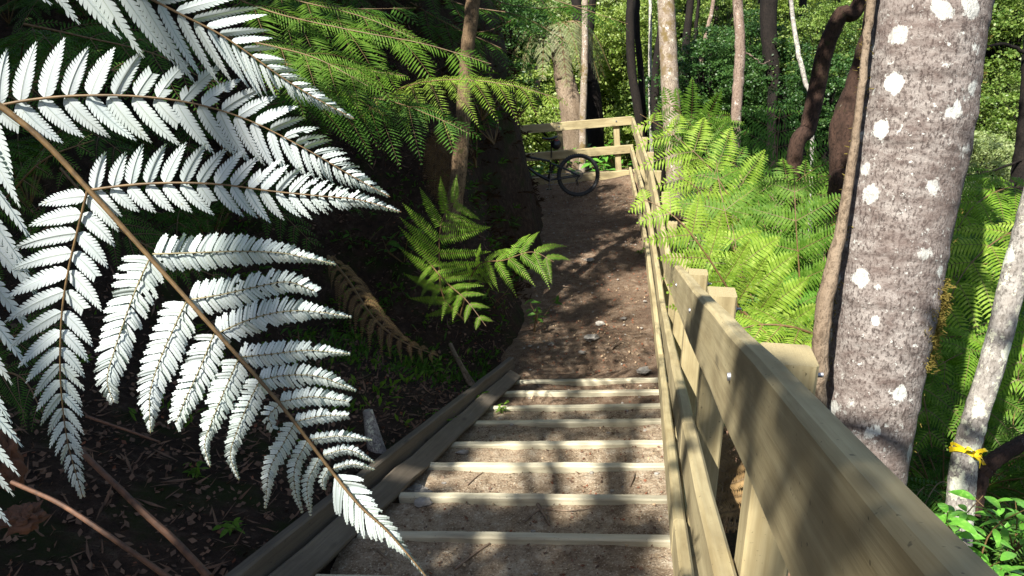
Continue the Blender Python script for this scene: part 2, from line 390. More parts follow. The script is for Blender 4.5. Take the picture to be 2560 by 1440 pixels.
def hit(x, y, d0=1.0, d1=40.0):                              # where a sighting line meets the ground
    d = d0
    while d < d1:
        p = P(x, y, d)
        if p[2] < ground_z(p): return p
        d += .03 + d * .004
    return P(x, y, d1)

# ================================================================= STAIRCASE
st = thing('timber_staircase', W(3, -.6, gline(3)), 'flight of pale timber edged earth steps leading down beside the fence', 'stairs')
for k, e in enumerate(STEPS[:11]):
    mb = MB(); r = random.Random(k); z = gline(e) + .012
    y0 = -1.37 + r.uniform(-.02, .03); y1 = .045 if e < 5 else .075
    a = W(e - .022 + r.uniform(-.012, .012), y0, z + r.uniform(-.01, .01)); b = W(e - .022 + r.uniform(-.008, .008), y1, z)
    mb.board(a, b, ES, V(0, 0, 1), .047, .17, .007, 14, .0011, seed=k + 1)
    mb.build('step_edge', M['edge'], st)
mb = MB(); SD = unit(W(1, 0, -.278) )
def stair_pt(s, t, h): return W(s, t, gline(s) + h) if s < 6.5 else W(s, t, gline(6.5) - .278 * (s - 6.5) + h)
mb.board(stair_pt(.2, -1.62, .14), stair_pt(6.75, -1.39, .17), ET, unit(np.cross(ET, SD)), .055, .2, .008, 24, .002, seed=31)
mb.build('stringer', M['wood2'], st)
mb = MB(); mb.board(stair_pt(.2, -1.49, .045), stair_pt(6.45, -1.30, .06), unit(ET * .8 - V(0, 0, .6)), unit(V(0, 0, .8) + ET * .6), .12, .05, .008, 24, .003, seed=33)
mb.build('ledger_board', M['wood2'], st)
mb = MB(); mb.board(stair_pt(.2, .07, .03), stair_pt(6.5, .12, .03), ET, unit(np.cross(ET, SD)), .045, .19, .005, 16, .001, seed=34)
mb.build('stringer', M['wood'], st)

# ================================================================= FENCE ALONG THE PATH
LEAN = .105
SC, HC = 15.0, 1.13                                           # corner
def rail_pt(s, h, off=0):                                    # inner top edge of a rail whose top is h above the slope line
    if s < 2.6: g_ = gline(s) - .0; 
    elif s < 6.57: g_ = gline(s) 
    else: g_ = ZF
    # ease the two slope changes as the joints do
    g_ = g_ + .02
    return W(s, tf(s) + LEAN * (h - 1.1) + off, g_ + h)
fe = thing('timber_fence', W(6, .2, gline(6)), 'long pale three rail timber fence along the right side of steps and path', 'fence')
KN = [-.9, 2.6, 6.45, 10.05, 12.65, SC]
seed = 50
for (h, hh) in ((1.1, .19), (.60, .145), (.19, .145)):
    for a, b in zip(KN[:-1], KN[1:]):
        mb = MB(); seed += 1
        pa, pb = rail_pt(a + .003, h, .025), rail_pt(b - .003, h, .025)
        d = unit(pb - pa); lean = unit(V(0, 0, 1) + ET * LEAN); side = unit(np.cross(d, lean)); up = np.cross(side, d)
        mb.board(pa, pb, side, up, .047, hh, .009, 10, .0012, seed=seed)
        mb.build('rail', M['wood'], fe)
PS = [-.6, 1.45, 2.68, 3.92, 5.2, 6.45, 7.6, 8.85, 10.07, 11.4, 12.72, 14.0]
up = unit(V(0, 0, 1) + ET * LEAN); sideP = unit(np.cross(ES, up)); fwd = ES
for i, s in enumerate(PS):
    r = random.Random(i + 5); top = rail_pt(s, 1.1, .052 + .05) + V(0, 0, 1) * (-.035 if i == 1 else -.014)
    hw = .047
    mb = MB(); c = .006; pr = [(-hw + c, -.05), (hw - c, -.05), (hw, -.05 + c), (hw, .05 - c), (hw - c, .05), (-hw + c, .05), (-hw, .05 - c), (-hw, -.05 + c)]
    mb.prism(pr, top - up * 1.75, top, sideP, fwd, 6, .0008, seed=70 + i)
    po = mb.build('post', M['wood'], fe)
    if s < 4:
        for h in (1.02,):
            mb = MB(); o = rail_pt(s, h, 0) ; b0 = o - ET * .008
            mb.tube([b0 + ET * .004, b0 + ET * .012], .009, 6); e0 = o + ET * (.055 + 2 * hw)
            mb.tube([e0 - ET * .01, e0 + ET * .024], .005, 6); mb.tube([e0 - ET * .004, e0 + ET * .010], .013, 6)
            mb.build('bolt_and_nut', M['steel'], po)
# far cross fence
ff = thing('timber_cross_fence', W(SC, -1.5, ZF), 'short three rail timber fence across the far end of the path behind the bicycle', 'fence')
c0 = rail_pt(SC, 1.12); lf = PZ(1318, 311, c0[2] + .03); dF = unit((lf - c0) * V(1, 1, 0)); nF = V(-dF[1], dF[0], 0)
if nF @ ES > 0: nF = -nF
for k, (h, px) in enumerate(((1.12, 0), (.60, 0), (.13, 0))):
    mb = MB(); a = rail_pt(SC, h) - dF * .02; 
    a = V(c0[0], c0[1], a[2] - .0) ; b = a + dF * 2.9 + V(0, 0, .02)
    mb.board(a - nF * .03, b - nF * .03, nF, V(0, 0, 1), .047, .155, .006, 8, .001, seed=90 + k)
    mb.build('rail', M['wood'], ff)
    
for k, px in enumerate((1546, 1404, 1250)):
    r_ = P(px, 400, 1.0); # where the sighting plane crosses the fence line
    A2 = np.array([[dF[0], -r_[0]], [dF[1], -r_[1]]]); u = np.linalg.solve(A2, -c0[:2])[0]
    b = V(c0[0], c0[1], 0) + dF * u - nF * .105
    mb = MB(); c = .006; hw = .055; pr = [(-hw + c, -.05), (hw - c, -.05), (hw, -.05 + c), (hw, .05 - c), (hw - c, .05), (-hw + c, .05), (-hw, .05 - c), (-hw, -.05 + c)]
    b[2] = ZF - .6; e = b.copy(); e[2] = c0[2] - .02; 
    mb.prism(pr, b, e, dF, nF, 4, .0005, seed=95 + k); po = mb.build('post', M['wood'], ff)
    mb = MB(); q = V(c0[0], c0[1], c0[2] - .06) + dF * u; mb.tube([q + nF * .006, q - nF * .01], .014, 6); mb.build('bolt', M['steel'], po)

# ================================================================= BICYCLE
bz = P(1450, 493, 13.96); bz = V(bz[0], bz[1], ground_z(bz) + .0)
bk = thing('bicycle', bz, 'black mountain bicycle standing in front of the far cross fence', 'bicycle')
bd = unit(dF + nF * .10); bn = np.cross(bd, V(0, 0, 1)); lean = unit(V(0, 0, 1) - bn * .04 * (1 if bn @ nF > 0 else -1))
def B(x, y, z): return bz + bd * x + bn * y + lean * z
def ring(mb, cx, cz, R, r, k=40, kk=8, y=0, sq=1.0, mi=0):
    A = np.zeros((k + 1, kk + 1, 3))
    for i in range(k + 1):
        a = 2 * math.pi * i / k
        for j in range(kk + 1):
            b = 2 * math.pi * j / kk; rr = R + r * math.cos(b) * sq; A[i, j] = B(cx + rr * math.cos(a), y + r * math.sin(b), cz + rr * math.sin(a))
    mb.grid(A, None, mi)
def wheel(cx):
    mb = MB(); ring(mb, cx, .37, .343, .028, 48, 8)
    for i in range(64):                                        # tread knobs
        a = 2 * math.pi * i / 64; rr = .371
        for yy in (-.015, .006):
            p = B(cx + rr * math.cos(a), yy, .37 + rr * math.sin(a)); q = B(cx + (rr + .008) * math.cos(a), yy, .37 + (rr + .008) * math.sin(a)); mb.tube([p, q], .007, 4)
    w = mb.build('wheel', M['rubber'], bk)
    mb = MB(); ring(mb, cx, .37, .312, .011, 48, 6); mb.build('rim', M['black'], w)
    mb = MB()
    for i in range(28):
        a = 2 * math.pi * i / 28; b = a + (.5 if i % 2 else -.5); mb.tube([B(cx + .022 * math.cos(b), .03 * (1 if i % 4 < 2 else -1), .37 + .022 * math.sin(b)), B(cx + .305 * math.cos(a), 0, .37 + .305 * math.sin(a))], .0016, 3, caps=False)
    mb.build('spokes', M['chrome'], w)
    mb = MB(); mb.tube([B(cx, -.06, .37), B(cx, .06, .37)], .024, 10); ring(mb, cx, .37, .08, .003, 24, 4, .04); mb.build('hub', M['black'], w)
wheel(0); wheel(1.17)
mb = MB()
mb.tube([B(.455, 0, .66), B(.50, 0, .33)], .02, 8)
mb.tube([B(.50, 0, .33), B(.72, 0, .47), B(1.0, 0, .74)], [.03, .027, .026], 8)
mb.tube([B(.465, 0, .66), B(.72, 0, .74), B(.985, 0, .82)], .02, 8)
mb.tube([B(.98, 0, .87), B(1.01, 0, .70)], .025, 8)
for y in (-.06, .06):
    mb.tube([B(.49, y * .4, .34), B(.3, y, .35), B(0, y, .37)], .011, 6)
    mb.tube([B(.46, y * .5, .63), B(.3, y, .55), B(0, y, .37)], .010, 6)
mb.tube([B(.40, 0, .60), B(.52, 0, .38)], .022, 8)
fr = mb.build('frame', M['black'], bk)
mb = MB(); mb.tube([B(.44, 0, .72), B(.41, 0, 1.02)], .014, 8); mb.build('seat_post', M['black'], bk)
mb = MB(); A = np.zeros((13, 13, 3))
for i in range(13):
    u = i / 12; hw = .068 * (1 - sstep(.25, .75, u)) + .018
    for j in range(13):
        b = 2 * math.pi * j / 12; A[i, j] = B(.30 + .27 * u, hw * math.cos(b) * (1 if 0 < i < 12 else .3), 1.055 + .018 * math.sin(b) + .012 * math.cos(u * 6))
mb.grid(A); sa = mb.build('saddle', M['black'], bk)
mb = MB(); mb.tube([B(.29, 0, 1.025), B(.55, 0, 1.03)], .005, 5); mb.build('saddle_rail', M['red'], sa)
mb = MB(); mb.blob(B(.335, 0, .935), (.085, .05, .085), .25, 3, 8); mb.build('saddle_bag', M['black'], bk)
mb = MB(); mb.blob(B(.33, 0, 1.005), (.05, .04, .012), .1, 3, 6); mb.build('bag_flap', M['red'], bk)
mb = MB(); ring(mb, .50, .33, .085, .004, 28, 4, .05)
for i in range(5):
    a = i * 1.256; mb.tube([B(.5, .05, .33), B(.5 + .083 * math.cos(a), .05, .33 + .083 * math.sin(a))], .006, 4)
mb.tube([B(.5, .06, .33), B(.52, .075, .16)], .01, 6); mb.tube([B(.5, -.06, .33), B(.48, -.075, .50)], .01, 6); cr = mb.build('crankset', M['chrome'], bk)
mb = MB(); 
for y, c in ((.12, (.52, .16)), (-.12, (.48, .50))): mb.prism([(-.045, -.01), (.045, -.01), (.045, .01), (-.045, .01)], B(c[0], y - .03, c[1]), B(c[0], y + .03, c[1]), bd, lean)
mb.build('pedals', M['black'], cr)
mb = MB(); mb.tube([B(.5, .052, .415), B(0, .045, .41)], .004, 4); mb.tube([B(.5, .052, .245), B(.04, .045, .24), B(0, .045, .30)], .004, 4); mb.build('chain', M['chrome'], bk)
mb = MB()
for k, R in enumerate((.085, .07, .055, .04)): ring(mb, 0, .37, R, .004, 24, 4, .045 + .006 * k)
mb.build('cassette', M['chrome'], bk)
mb = MB(); mb.tube([B(0, .055, .33), B(.03, .06, .27), B(.015, .06, .20)], .012, 6); ring(mb, .03, .26, .018, .006, 10, 4, .06); ring(mb, .018, .20, .018, .006, 10, 4, .06); mb.build('derailleur', M['black'], bk)
mb = MB()
for y in (-.06, .06): mb.tube([B(1.02, y, .72), B(1.17, y, .37)], .017, 8)
mb.tube([B(1.02, -.06, .72), B(1.02, .06, .72)], .02, 6); mb.tube([B(.98, 0, .88), B(1.02, 0, .72)], .018, 6); mb.build('fork', M['black'], bk)
mb = MB(); mb.tube([B(.97, -.37, .99), B(1.02, -.12, .96), B(1.02, .12, .96), B(.97, .37, .99)], .016, 8); mb.tube([B(.97, 0, .88), B(1.02, 0, .96)], .018, 6); mb.build('handlebar', M['black'], bk)

# ================================================================= TRUNKS / TREES
def trunk_pts(pts, n=30, wig=0, seed=0):
    q = spline(np.array(pts), n)
    if wig:
        for i in range(n): q[i, :2] += V(mn.noise(Vector((i * .45, seed, 0))), mn.noise(Vector((i * .45, seed, 9)))) * wig
    return q
def px_line(pts): return [P(*p) for p in pts]
def make_trunk(parent, pts3, radii, m, k=14, n=34, rn=.10, wig=0, seed=0, rings=None, name='trunk', rsc=6):
    q = trunk_pts(pts3, n, wig, seed); r = np.interp(np.linspace(0, 1, n), np.linspace(0, 1, len(radii)), radii); X = None
    if rings is not None:
        l = arclen(q); X = np.zeros(n)
        for rl, amp in rings:
            w = np.exp(-((l - rl) / .006) ** 2); X = np.maximum(X, w * amp); r = r * (1 + .014 * np.exp(-((l - rl - .02) / .02) ** 2) - .010 * w)
    mb = MB(); mb.tube(q, r, k, rn=rn, ring=X, seed=seed, rsc=rsc)
    return mb.build(name, m, parent), q, r

def crown_mesh(rx, rz, ncl, nleaf, size, seed, flat=.35, shell=.55):
    r = np.random.default_rng(seed); d = r.normal(size=(ncl, 3)); d /= np.linalg.norm(d, axis=1)[:, None]
    rr = (shell + (1 - shell) * r.random(ncl)) ; lump = np.array([1 + .35 * mn.noise(Vector(x * 1.6) + Vector((seed, 0, 0))) for x in d])
    c = d * (rr * lump)[:, None] * V(rx, rx, rz)
    cr = rx * r.uniform(.13, .3, ncl)
    idx = r.integers(0, ncl, nleaf); off = r.normal(size=(nleaf, 3)) * .55; off[:, 2] *= flat
    p = c[idx] + off * cr[idx][:, None]
    a = r.normal(size=(nleaf, 3)); a[:, 2] *= .5; a /= np.linalg.norm(a, axis=1)[:, None]
    b = r.normal(size=(nleaf, 3)); b -= a * (a * b).sum(1)[:, None]; b /= np.linalg.norm(b, axis=1)[:, None]
    L = size * r.uniform(.6, 1.4, nleaf)[:, None]; w = L * .34
    return np.stack([p - a * L * .5, p + b * w, p + a * L * .5, p - b * w], 1), c
KEEP = []
def keep(x, y, d, r): KEEP.append((P(x, y, d), r))
def prune(q):  # opens gaps in crowns along sun lines so chosen points stay lit
    c = q.mean(1); ok = np.ones(len(q), bool)
    for p, r in KEEP:
        v = c - p; a = v @ S; ok &= ~((np.linalg.norm(v - a[:, None] * S, axis=1) < r * (1 + .35 * np.sin(c[:, 0] * 9 + c[:, 2] * 7))) & (a > 2.6))
    return q[ok]
SEL, SAZ = rad(50), rad(213)                                  # sun elevation; azimuth clockwise from +y
S = V(math.sin(SAZ) * math.cos(SEL), math.cos(SAZ) * math.cos(SEL), math.sin(SEL))
for a in [(x, y, .85, .13) for x in (-50, 150, 350, 550, 750, 950) for y in (-400, -220, -50, 150, 350, 550)] + [(x, y, .8, .12) for x in (0, 150, 300, 450, 600, 750, 880) for y in (700, 850, 1000, 1150)] + [(1000, 1380, .75, .1),
  (700, 30, 5, .35), (900, 90, 4.8, .35), (1080, 120, 4.7, .35), (1200, 160, 4.6, .3), (1100, 200, 5.3, .3), (1250, 230, 5.1, .3), (1370, 250, 5, .25), (820, 180, 4.6, .3), (700, 120, 4.6, .3),
  (1160, 250, 7.6, .15), (1150, 400, 7.6, .12), (990, 1190, 4.3, .12), (2400, 700, 4.8, .4), (2420, 900, 4.5, .35), (2520, 600, 5, .35), (2320, 950, 4.3, .3), (2550, 850, 4.5, .3), (1110, 510, 5.8, .22), (1190, 530, 5.7, .2), (1050, 560, 5.8, .2), (1180, 610, 5.8, .2), (1080, 660, 5.8, .2), (1180, 740, 5.5, .25), (1270, 660, 5.6, .22), (1350, 670, 5.4, .2),
  (1250, 1160, 4.4, .12), (1400, 1165, 4.4, .15), (1520, 1165, 4.4, .15), (1630, 1160, 4.4, .15), (1640, 1110, 4.8, .13), (1500, 1110, 4.8, .1), (1150, 1180, 4.4, .1), (1620, 1200, 4.1, .1), (1450, 1205, 4.1, .08), (1050, 1190, 4.4, .1),
  (1480, 640, 10.5, .2), (1500, 830, 8.1, .18), (1560, 870, 7.8, .15), (1600, 470, 13.9, .25), (1530, 480, 13.9, .2), (1550, 320, 15, .2),
  (1700, 720, 3.0, .12), (1790, 760, 2.7, .1), (960, 760, 5, .15), (1700, 550, 4.5, .4), (1800, 700, 4.5, .4), (1880, 850, 4.6, .3), (1950, 850, 3.7, .25), (1750, 400, 8, .6), (1650, 320, 9.5, .6), (2200, 300, 2.9, .25), (2200, 600, 2.9, .25), (2150, 900, 3, .25), (2320, 1000, 4.3, .25), (2480, 1350, 2.9, .3), (2470, 900, 3.5, .2), (2000, 620, 5.5, .2)]: keep(*a)
def crown_obj(parent, centre, rx, rz, ncl, nleaf, size, seed, m, twigs=True):
    q, c = crown_mesh(rx, rz, ncl, nleaf, size, seed); q += centre; q = prune(q) if abs(centre[0]) > .01 else q; mb = MB(); mb.quads(q)
    if twigs:
        for x in c[:: max(1, ncl // 26)]: 
            mb.tube([centre - V(0, 0, rz * .7), centre + x * .45 - V(0, 0, rz * .2), centre + x], [rx * .03, rx * .016, rx * .005], 4, mi=1, caps=False)
    return mb.build('crown', [m, M['darkb']], parent)

# --- big lichen tree on the right
base = P(2165, 1215, 3.0); tr_pts = [P(2140, 1330, 3.0) + V(0, 0, -.25), P(2155, 1180, 2.98), P(2190, 900, 2.93), P(2235, 600, 2.9), P(2280, 330, 2.88), P(2318, 60, 2.86), P(2340, -110, 2.85), P(2395, -800, 2.8), P(2450, -1900, 3.3)]
bt = thing('lichen_tree', tr_pts[0], 'thick pale grey tree trunk spotted with white lichen beside the fence', 'tree')
radb = [.165, .155, .172, .186, .193, .198, .198, .21, .16]
q0 = spline(np.array(tr_pts), 220); l0 = arclen(q0); rings = []
for yy, amp in ((1245, .3), (1190, .5), (1010, .4), (870, .8), (760, .35), (648, .9), (515, .5), (385, 1.0), (300, .35), (212, 1.0), (75, .9), (-60, .8), (-200, .6)):
    def ppy(p): w = p; zc = w @ _F; return 720 - (w @ Uc) / zc * FPX
    j = int(np.argmin([abs(ppy(p) - yy) for p in q0[:190]])); rings.append((l0[j], amp))
btk, bq, br = make_trunk(bt, tr_pts, radb, M['big'], 48, 260, .05, 0, 3, rings, rsc=9)
crown_obj(bt, tr_pts[-1] + V(.2, 0, .8), 1.9, 1.2, 90, 4200, .13, 5, M['f2'])
mb = MB(); r = random.Random(4)
def tuft(mb, p, nrm, n, L, rr, w=.003):
    q = []
    for _ in range(n):
        a = unit(nrm + V(*[r.gauss(0, .7) for _ in range(3)])); b = unit(np.cross(a, V(r.gauss(0, 1), r.gauss(0, 1), r.gauss(0, 1)))); o = p + V(*[r.gauss(0, rr) for _ in range(3)]); l = L * r.uniform(.4, 1.2)
        q.append([o - b * w, o + b * w, o + a * l + b * w * .4, o + a * l * 1.05 - b * w * .4])
    mb.quads(np.array(q))
for y0, y1, side, n in ((690, 900, 1, 130), (0, 640, 1, 60), (0, 980, -1, 80), (900, 1150, 1, 10), (60, 90, 1, 10)):
    for _ in range(n):
        yy = r.uniform(y0, y1); j = int(np.argmin([abs(ppy(p) - yy) for p in bq[:230]])); ang = r.gauss(.3 if n == 130 else 0, .28 if n == 130 else .12)
        d = unit(Xc * side * math.cos(ang) - _F * math.sin(ang) * (1 if n == 130 else 1)); d = unit(d - unit(bq[j + 1] - bq[j]) * (d @ unit(bq[j + 1] - bq[j])))
        tuft(mb, bq[j] + d * br[j] * .99, d, 18 if n == 130 else 7, .016 if n == 130 else .016, .012, .0022)
mb.build('moss', M['moss'], bt)
# vine / leaning stem hugging its left side
vn = thing('climbing_stem', P(2045, 960, 2.75), 'brown fibrous stem climbing the left side of the lichen spotted trunk', 'vine')
make_trunk(vn, [P(2040, 1120, 2.85), P(2048, 900, 2.78), P(2062, 760, 2.78), P(2105, 560, 2.78), P(2140, 330, 2.78), P(2165, 120, 2.78), P(2185, -60, 2.76), P(2230, -500, 2.7)], [.026, .03, .03, .02, .014, .013, .016, .012], M['vine'], 12, 80, .2, .006, 8, name='stem')
# thin lichen tree, far right, with a fork
lt_p = [P(2395, 1330, 3.6), P(2412, 1150, 3.6), P(2440, 1040, 3.58), P(2488, 880, 3.56), P(2535, 690, 3.55), P(2575, 540, 3.52), P(2640, 250, 3.5), P(2700, -300, 3.5)]
lt = thing('young_lichen_tree', lt_p[0] - V(0, 0, .1), 'slim pale lichen covered tree leaning right at the photo edge, yellow tape round it', 'tree')
_ltk, _lq, _lr = make_trunk(lt, [lt_p[0] - V(0, 0, .4)] + lt_p, [.062, .06, .056, .052, .052, .054, .052, .05, .045], M['paleb'], 18, 120, .10, .004, 5)
make_trunk(lt, [P(2425, 1290, 3.62), P(2450, 1190, 3.66), P(2495, 1145, 3.7), P(2570, 1100, 3.8), P(2680, 1040, 4)], [.045, .042, .036, .034, .03], M['redb'], 12, 40, .12, .01, 6, name='branch')
crown_obj(lt, lt_p[-1] + V(.4, 0, .9), 1.1, .8, 50, 1500, .12, 8, M['f2'])
# yellow tape
tp_c = _lq[int(np.argmin([abs(ppy(p) - 1130) for p in _lq]))]; tb = unit(lt_p[3] - lt_p[1]); ax = unit(np.cross(tb, V(0, 1, 0))); ay = np.cross(tb, ax)
mb = MB(); k = 28
for w_, off in ((.010, 0), (.007, .014)):
    A = np.zeros((3, k + 1, 3))
    for j in range(k + 1):
        a = 2 * math.pi * j / k; c = tp_c + tb * (off + .012 * math.sin(a * 2 + off * 90)) + (ax * math.cos(a) + ay * math.sin(a)) * (.064 + .003 * math.sin(a * 5))
        for i in range(3): A[i, j] = c + tb * (i - 1) * w_ + (ax * math.cos(a) + ay * math.sin(a)) * .003 * (i - 1)
    mb.grid(A, smooth=False)
kn = P(2440, 1138, 3.53); mb.blob(kn, .012, .5, 3, 6)
for (dx, dy, tw) in ((30, -12, .3), (24, 26, 1.0), (-26, -16, 2.0), (12, 34, .4)):
    e = P(2440 + dx, 1138 + dy, 3.50); b = unit(np.cross(e - kn, _F)) * .009; A = np.zeros((8, 2, 3))
    for i in range(8):
        u = i / 7; c = kn + (e - kn) * u + _F * .01 * math.sin(u * 7 + tw) + Uc * .012 * math.sin(u * 3.1); bb = b * math.cos(u * 2 * tw) + _F * .010 * math.sin(u * 2 * tw); A[i] = [c - bb, c + bb]
    mb.grid(A, smooth=False)
tag(mb.build('tape_ribbon', M['ribbon']), 'bright yellow plastic tape knotted round the slim leaning tree', 'ribbon')

# --- forest trunks that can be told apart (photo positions, distances in metres)
def base_down(p, dz=None):                                    # carry a trunk down to the ground
    q = p.copy(); z = terr(q[0], q[1]); q[2] = min(z - .15, q[2] - .3); return q
def forest_tree(name, label, line, radii, m, crown=None, rn=.07, wig=.012, seed=0, k=12, leafm='f2', group=None, extra=None, cr=(1.8, 1.2, 60, 2600)):
    pts = px_line(line); top = pts[-1] + unit(pts[-1] - pts[-2]) * .8; pts = [base_down(pts[0])] + pts
    t = thing(name, pts[0], label, 'tree', group)
    tk, q, r = make_trunk(t, pts + [top + V(0, 0, 2.2)], [radii[0] * 1.15] + list(radii) + [radii[-1] * .6], m, k, 60, rn, wig, seed)
    crown_obj(t, top + V(0, 0, 4.4), 1.1, .9, 30, 900, .16, seed + 40, M[leafm])
    for j, (ln, rr) in enumerate(extra or []): make_trunk(t, px_line(ln), rr, m, 7, 26, .1, .04, seed + j, name='branch')
    return t
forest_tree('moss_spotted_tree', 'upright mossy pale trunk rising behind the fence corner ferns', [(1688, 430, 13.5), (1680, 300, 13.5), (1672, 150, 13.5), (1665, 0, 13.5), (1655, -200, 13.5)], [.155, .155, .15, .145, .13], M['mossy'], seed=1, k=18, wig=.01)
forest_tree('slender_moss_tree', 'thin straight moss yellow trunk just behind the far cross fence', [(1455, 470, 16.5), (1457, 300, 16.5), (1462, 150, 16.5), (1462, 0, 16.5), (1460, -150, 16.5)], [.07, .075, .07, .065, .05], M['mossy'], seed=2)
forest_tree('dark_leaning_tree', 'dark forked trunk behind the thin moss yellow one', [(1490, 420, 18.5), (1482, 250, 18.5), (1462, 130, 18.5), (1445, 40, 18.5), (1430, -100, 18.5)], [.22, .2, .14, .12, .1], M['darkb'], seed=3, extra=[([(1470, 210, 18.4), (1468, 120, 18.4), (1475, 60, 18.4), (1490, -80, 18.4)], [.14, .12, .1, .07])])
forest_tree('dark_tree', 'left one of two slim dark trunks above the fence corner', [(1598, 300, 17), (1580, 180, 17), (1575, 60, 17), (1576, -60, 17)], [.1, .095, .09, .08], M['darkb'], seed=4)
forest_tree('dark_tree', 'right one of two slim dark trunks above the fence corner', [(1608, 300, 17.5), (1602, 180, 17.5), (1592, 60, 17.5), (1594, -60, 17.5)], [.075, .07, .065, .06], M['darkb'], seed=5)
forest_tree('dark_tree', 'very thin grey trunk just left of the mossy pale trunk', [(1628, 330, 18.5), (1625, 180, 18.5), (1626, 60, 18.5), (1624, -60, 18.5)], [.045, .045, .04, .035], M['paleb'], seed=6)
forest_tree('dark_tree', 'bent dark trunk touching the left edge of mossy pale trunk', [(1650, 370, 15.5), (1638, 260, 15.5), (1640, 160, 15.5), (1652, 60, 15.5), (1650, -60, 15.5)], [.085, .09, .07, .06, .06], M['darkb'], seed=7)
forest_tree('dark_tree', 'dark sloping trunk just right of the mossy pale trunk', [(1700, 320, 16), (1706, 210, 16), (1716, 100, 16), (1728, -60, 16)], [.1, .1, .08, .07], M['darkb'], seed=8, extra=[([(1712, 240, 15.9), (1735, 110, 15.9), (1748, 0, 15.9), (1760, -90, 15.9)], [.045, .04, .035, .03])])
forest_tree('flaking_tree', 'pinkish brown trunk with flaking bark, straight, above green ferns', [(1840, 330, 11), (1846, 200, 11), (1850, 100, 11), (1842, -60, 11)], [.07, .075, .07, .068], M['pinkb'], seed=9, rn=.09, extra=[([(1856, 130, 11), (1880, 140, 11), (1905, 160, 11.1), (1925, 150, 11.2)], [.012, .01, .007, .004])])
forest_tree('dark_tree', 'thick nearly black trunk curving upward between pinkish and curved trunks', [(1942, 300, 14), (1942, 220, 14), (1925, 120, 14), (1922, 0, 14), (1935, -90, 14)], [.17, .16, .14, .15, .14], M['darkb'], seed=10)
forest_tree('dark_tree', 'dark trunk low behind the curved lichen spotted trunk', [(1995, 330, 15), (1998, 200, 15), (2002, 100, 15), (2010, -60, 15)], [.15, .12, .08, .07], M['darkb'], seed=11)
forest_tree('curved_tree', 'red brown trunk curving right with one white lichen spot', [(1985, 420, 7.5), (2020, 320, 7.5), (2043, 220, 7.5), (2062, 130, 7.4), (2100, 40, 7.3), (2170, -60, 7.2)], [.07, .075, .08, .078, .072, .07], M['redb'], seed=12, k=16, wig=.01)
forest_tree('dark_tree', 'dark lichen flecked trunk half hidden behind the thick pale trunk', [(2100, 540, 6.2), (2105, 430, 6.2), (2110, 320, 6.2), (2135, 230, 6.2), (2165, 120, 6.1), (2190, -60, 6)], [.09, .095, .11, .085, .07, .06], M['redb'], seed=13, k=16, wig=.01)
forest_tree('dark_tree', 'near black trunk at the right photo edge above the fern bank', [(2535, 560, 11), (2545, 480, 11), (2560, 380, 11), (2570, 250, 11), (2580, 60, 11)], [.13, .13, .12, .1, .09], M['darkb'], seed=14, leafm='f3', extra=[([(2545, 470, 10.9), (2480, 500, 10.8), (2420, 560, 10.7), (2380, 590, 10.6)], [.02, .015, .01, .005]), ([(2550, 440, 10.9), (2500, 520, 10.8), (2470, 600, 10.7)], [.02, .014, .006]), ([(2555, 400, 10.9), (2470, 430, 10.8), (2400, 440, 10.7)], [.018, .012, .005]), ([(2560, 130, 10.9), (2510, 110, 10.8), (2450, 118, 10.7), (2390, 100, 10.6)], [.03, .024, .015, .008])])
forest_tree('leaning_tree', 'pale thin tilted trunk between the dark and the flaking trunks', [(1735, 300, 15), (1745, 200, 15), (1765, 90, 15), (1790, -60, 15)], [.045, .045, .04, .035], M['pinkb'], seed=15)
forest_tree('leaning_tree', 'grey bare thin trunk tilted left in front of the black trunk', [(2030, 300, 12), (2012, 200, 12), (1992, 110, 12), (1975, -60, 12)], [.03, .035, .035, .03], M['paleb'], seed=16)
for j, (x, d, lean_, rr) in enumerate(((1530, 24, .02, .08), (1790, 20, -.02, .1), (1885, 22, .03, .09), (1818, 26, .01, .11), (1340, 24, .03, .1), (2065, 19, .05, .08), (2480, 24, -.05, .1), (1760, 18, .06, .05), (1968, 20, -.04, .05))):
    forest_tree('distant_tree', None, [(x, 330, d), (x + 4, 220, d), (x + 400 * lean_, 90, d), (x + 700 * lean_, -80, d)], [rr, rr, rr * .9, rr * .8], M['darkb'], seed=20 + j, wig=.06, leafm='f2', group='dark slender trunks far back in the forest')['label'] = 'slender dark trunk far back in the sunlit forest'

# leaning dead pole and bank trunks on the left
pl = thing('dead_pole_tree', P(1122, 560, 7.6), 'bare dead brown trunk leaning right, standing on the dark bank', 'tree')
make_trunk(pl, [P(1118, 600, 7.6), P(1142, 470, 7.6), P(1152, 370, 7.6), P(1160, 250, 7.6), P(1168, 130, 7.6), P(1183, 0, 7.6), P(1195, -160, 7.6)], [.085, .075, .07, .068, .066, .064, .06], M['pole'], 18, 90, .13, .008, 2)

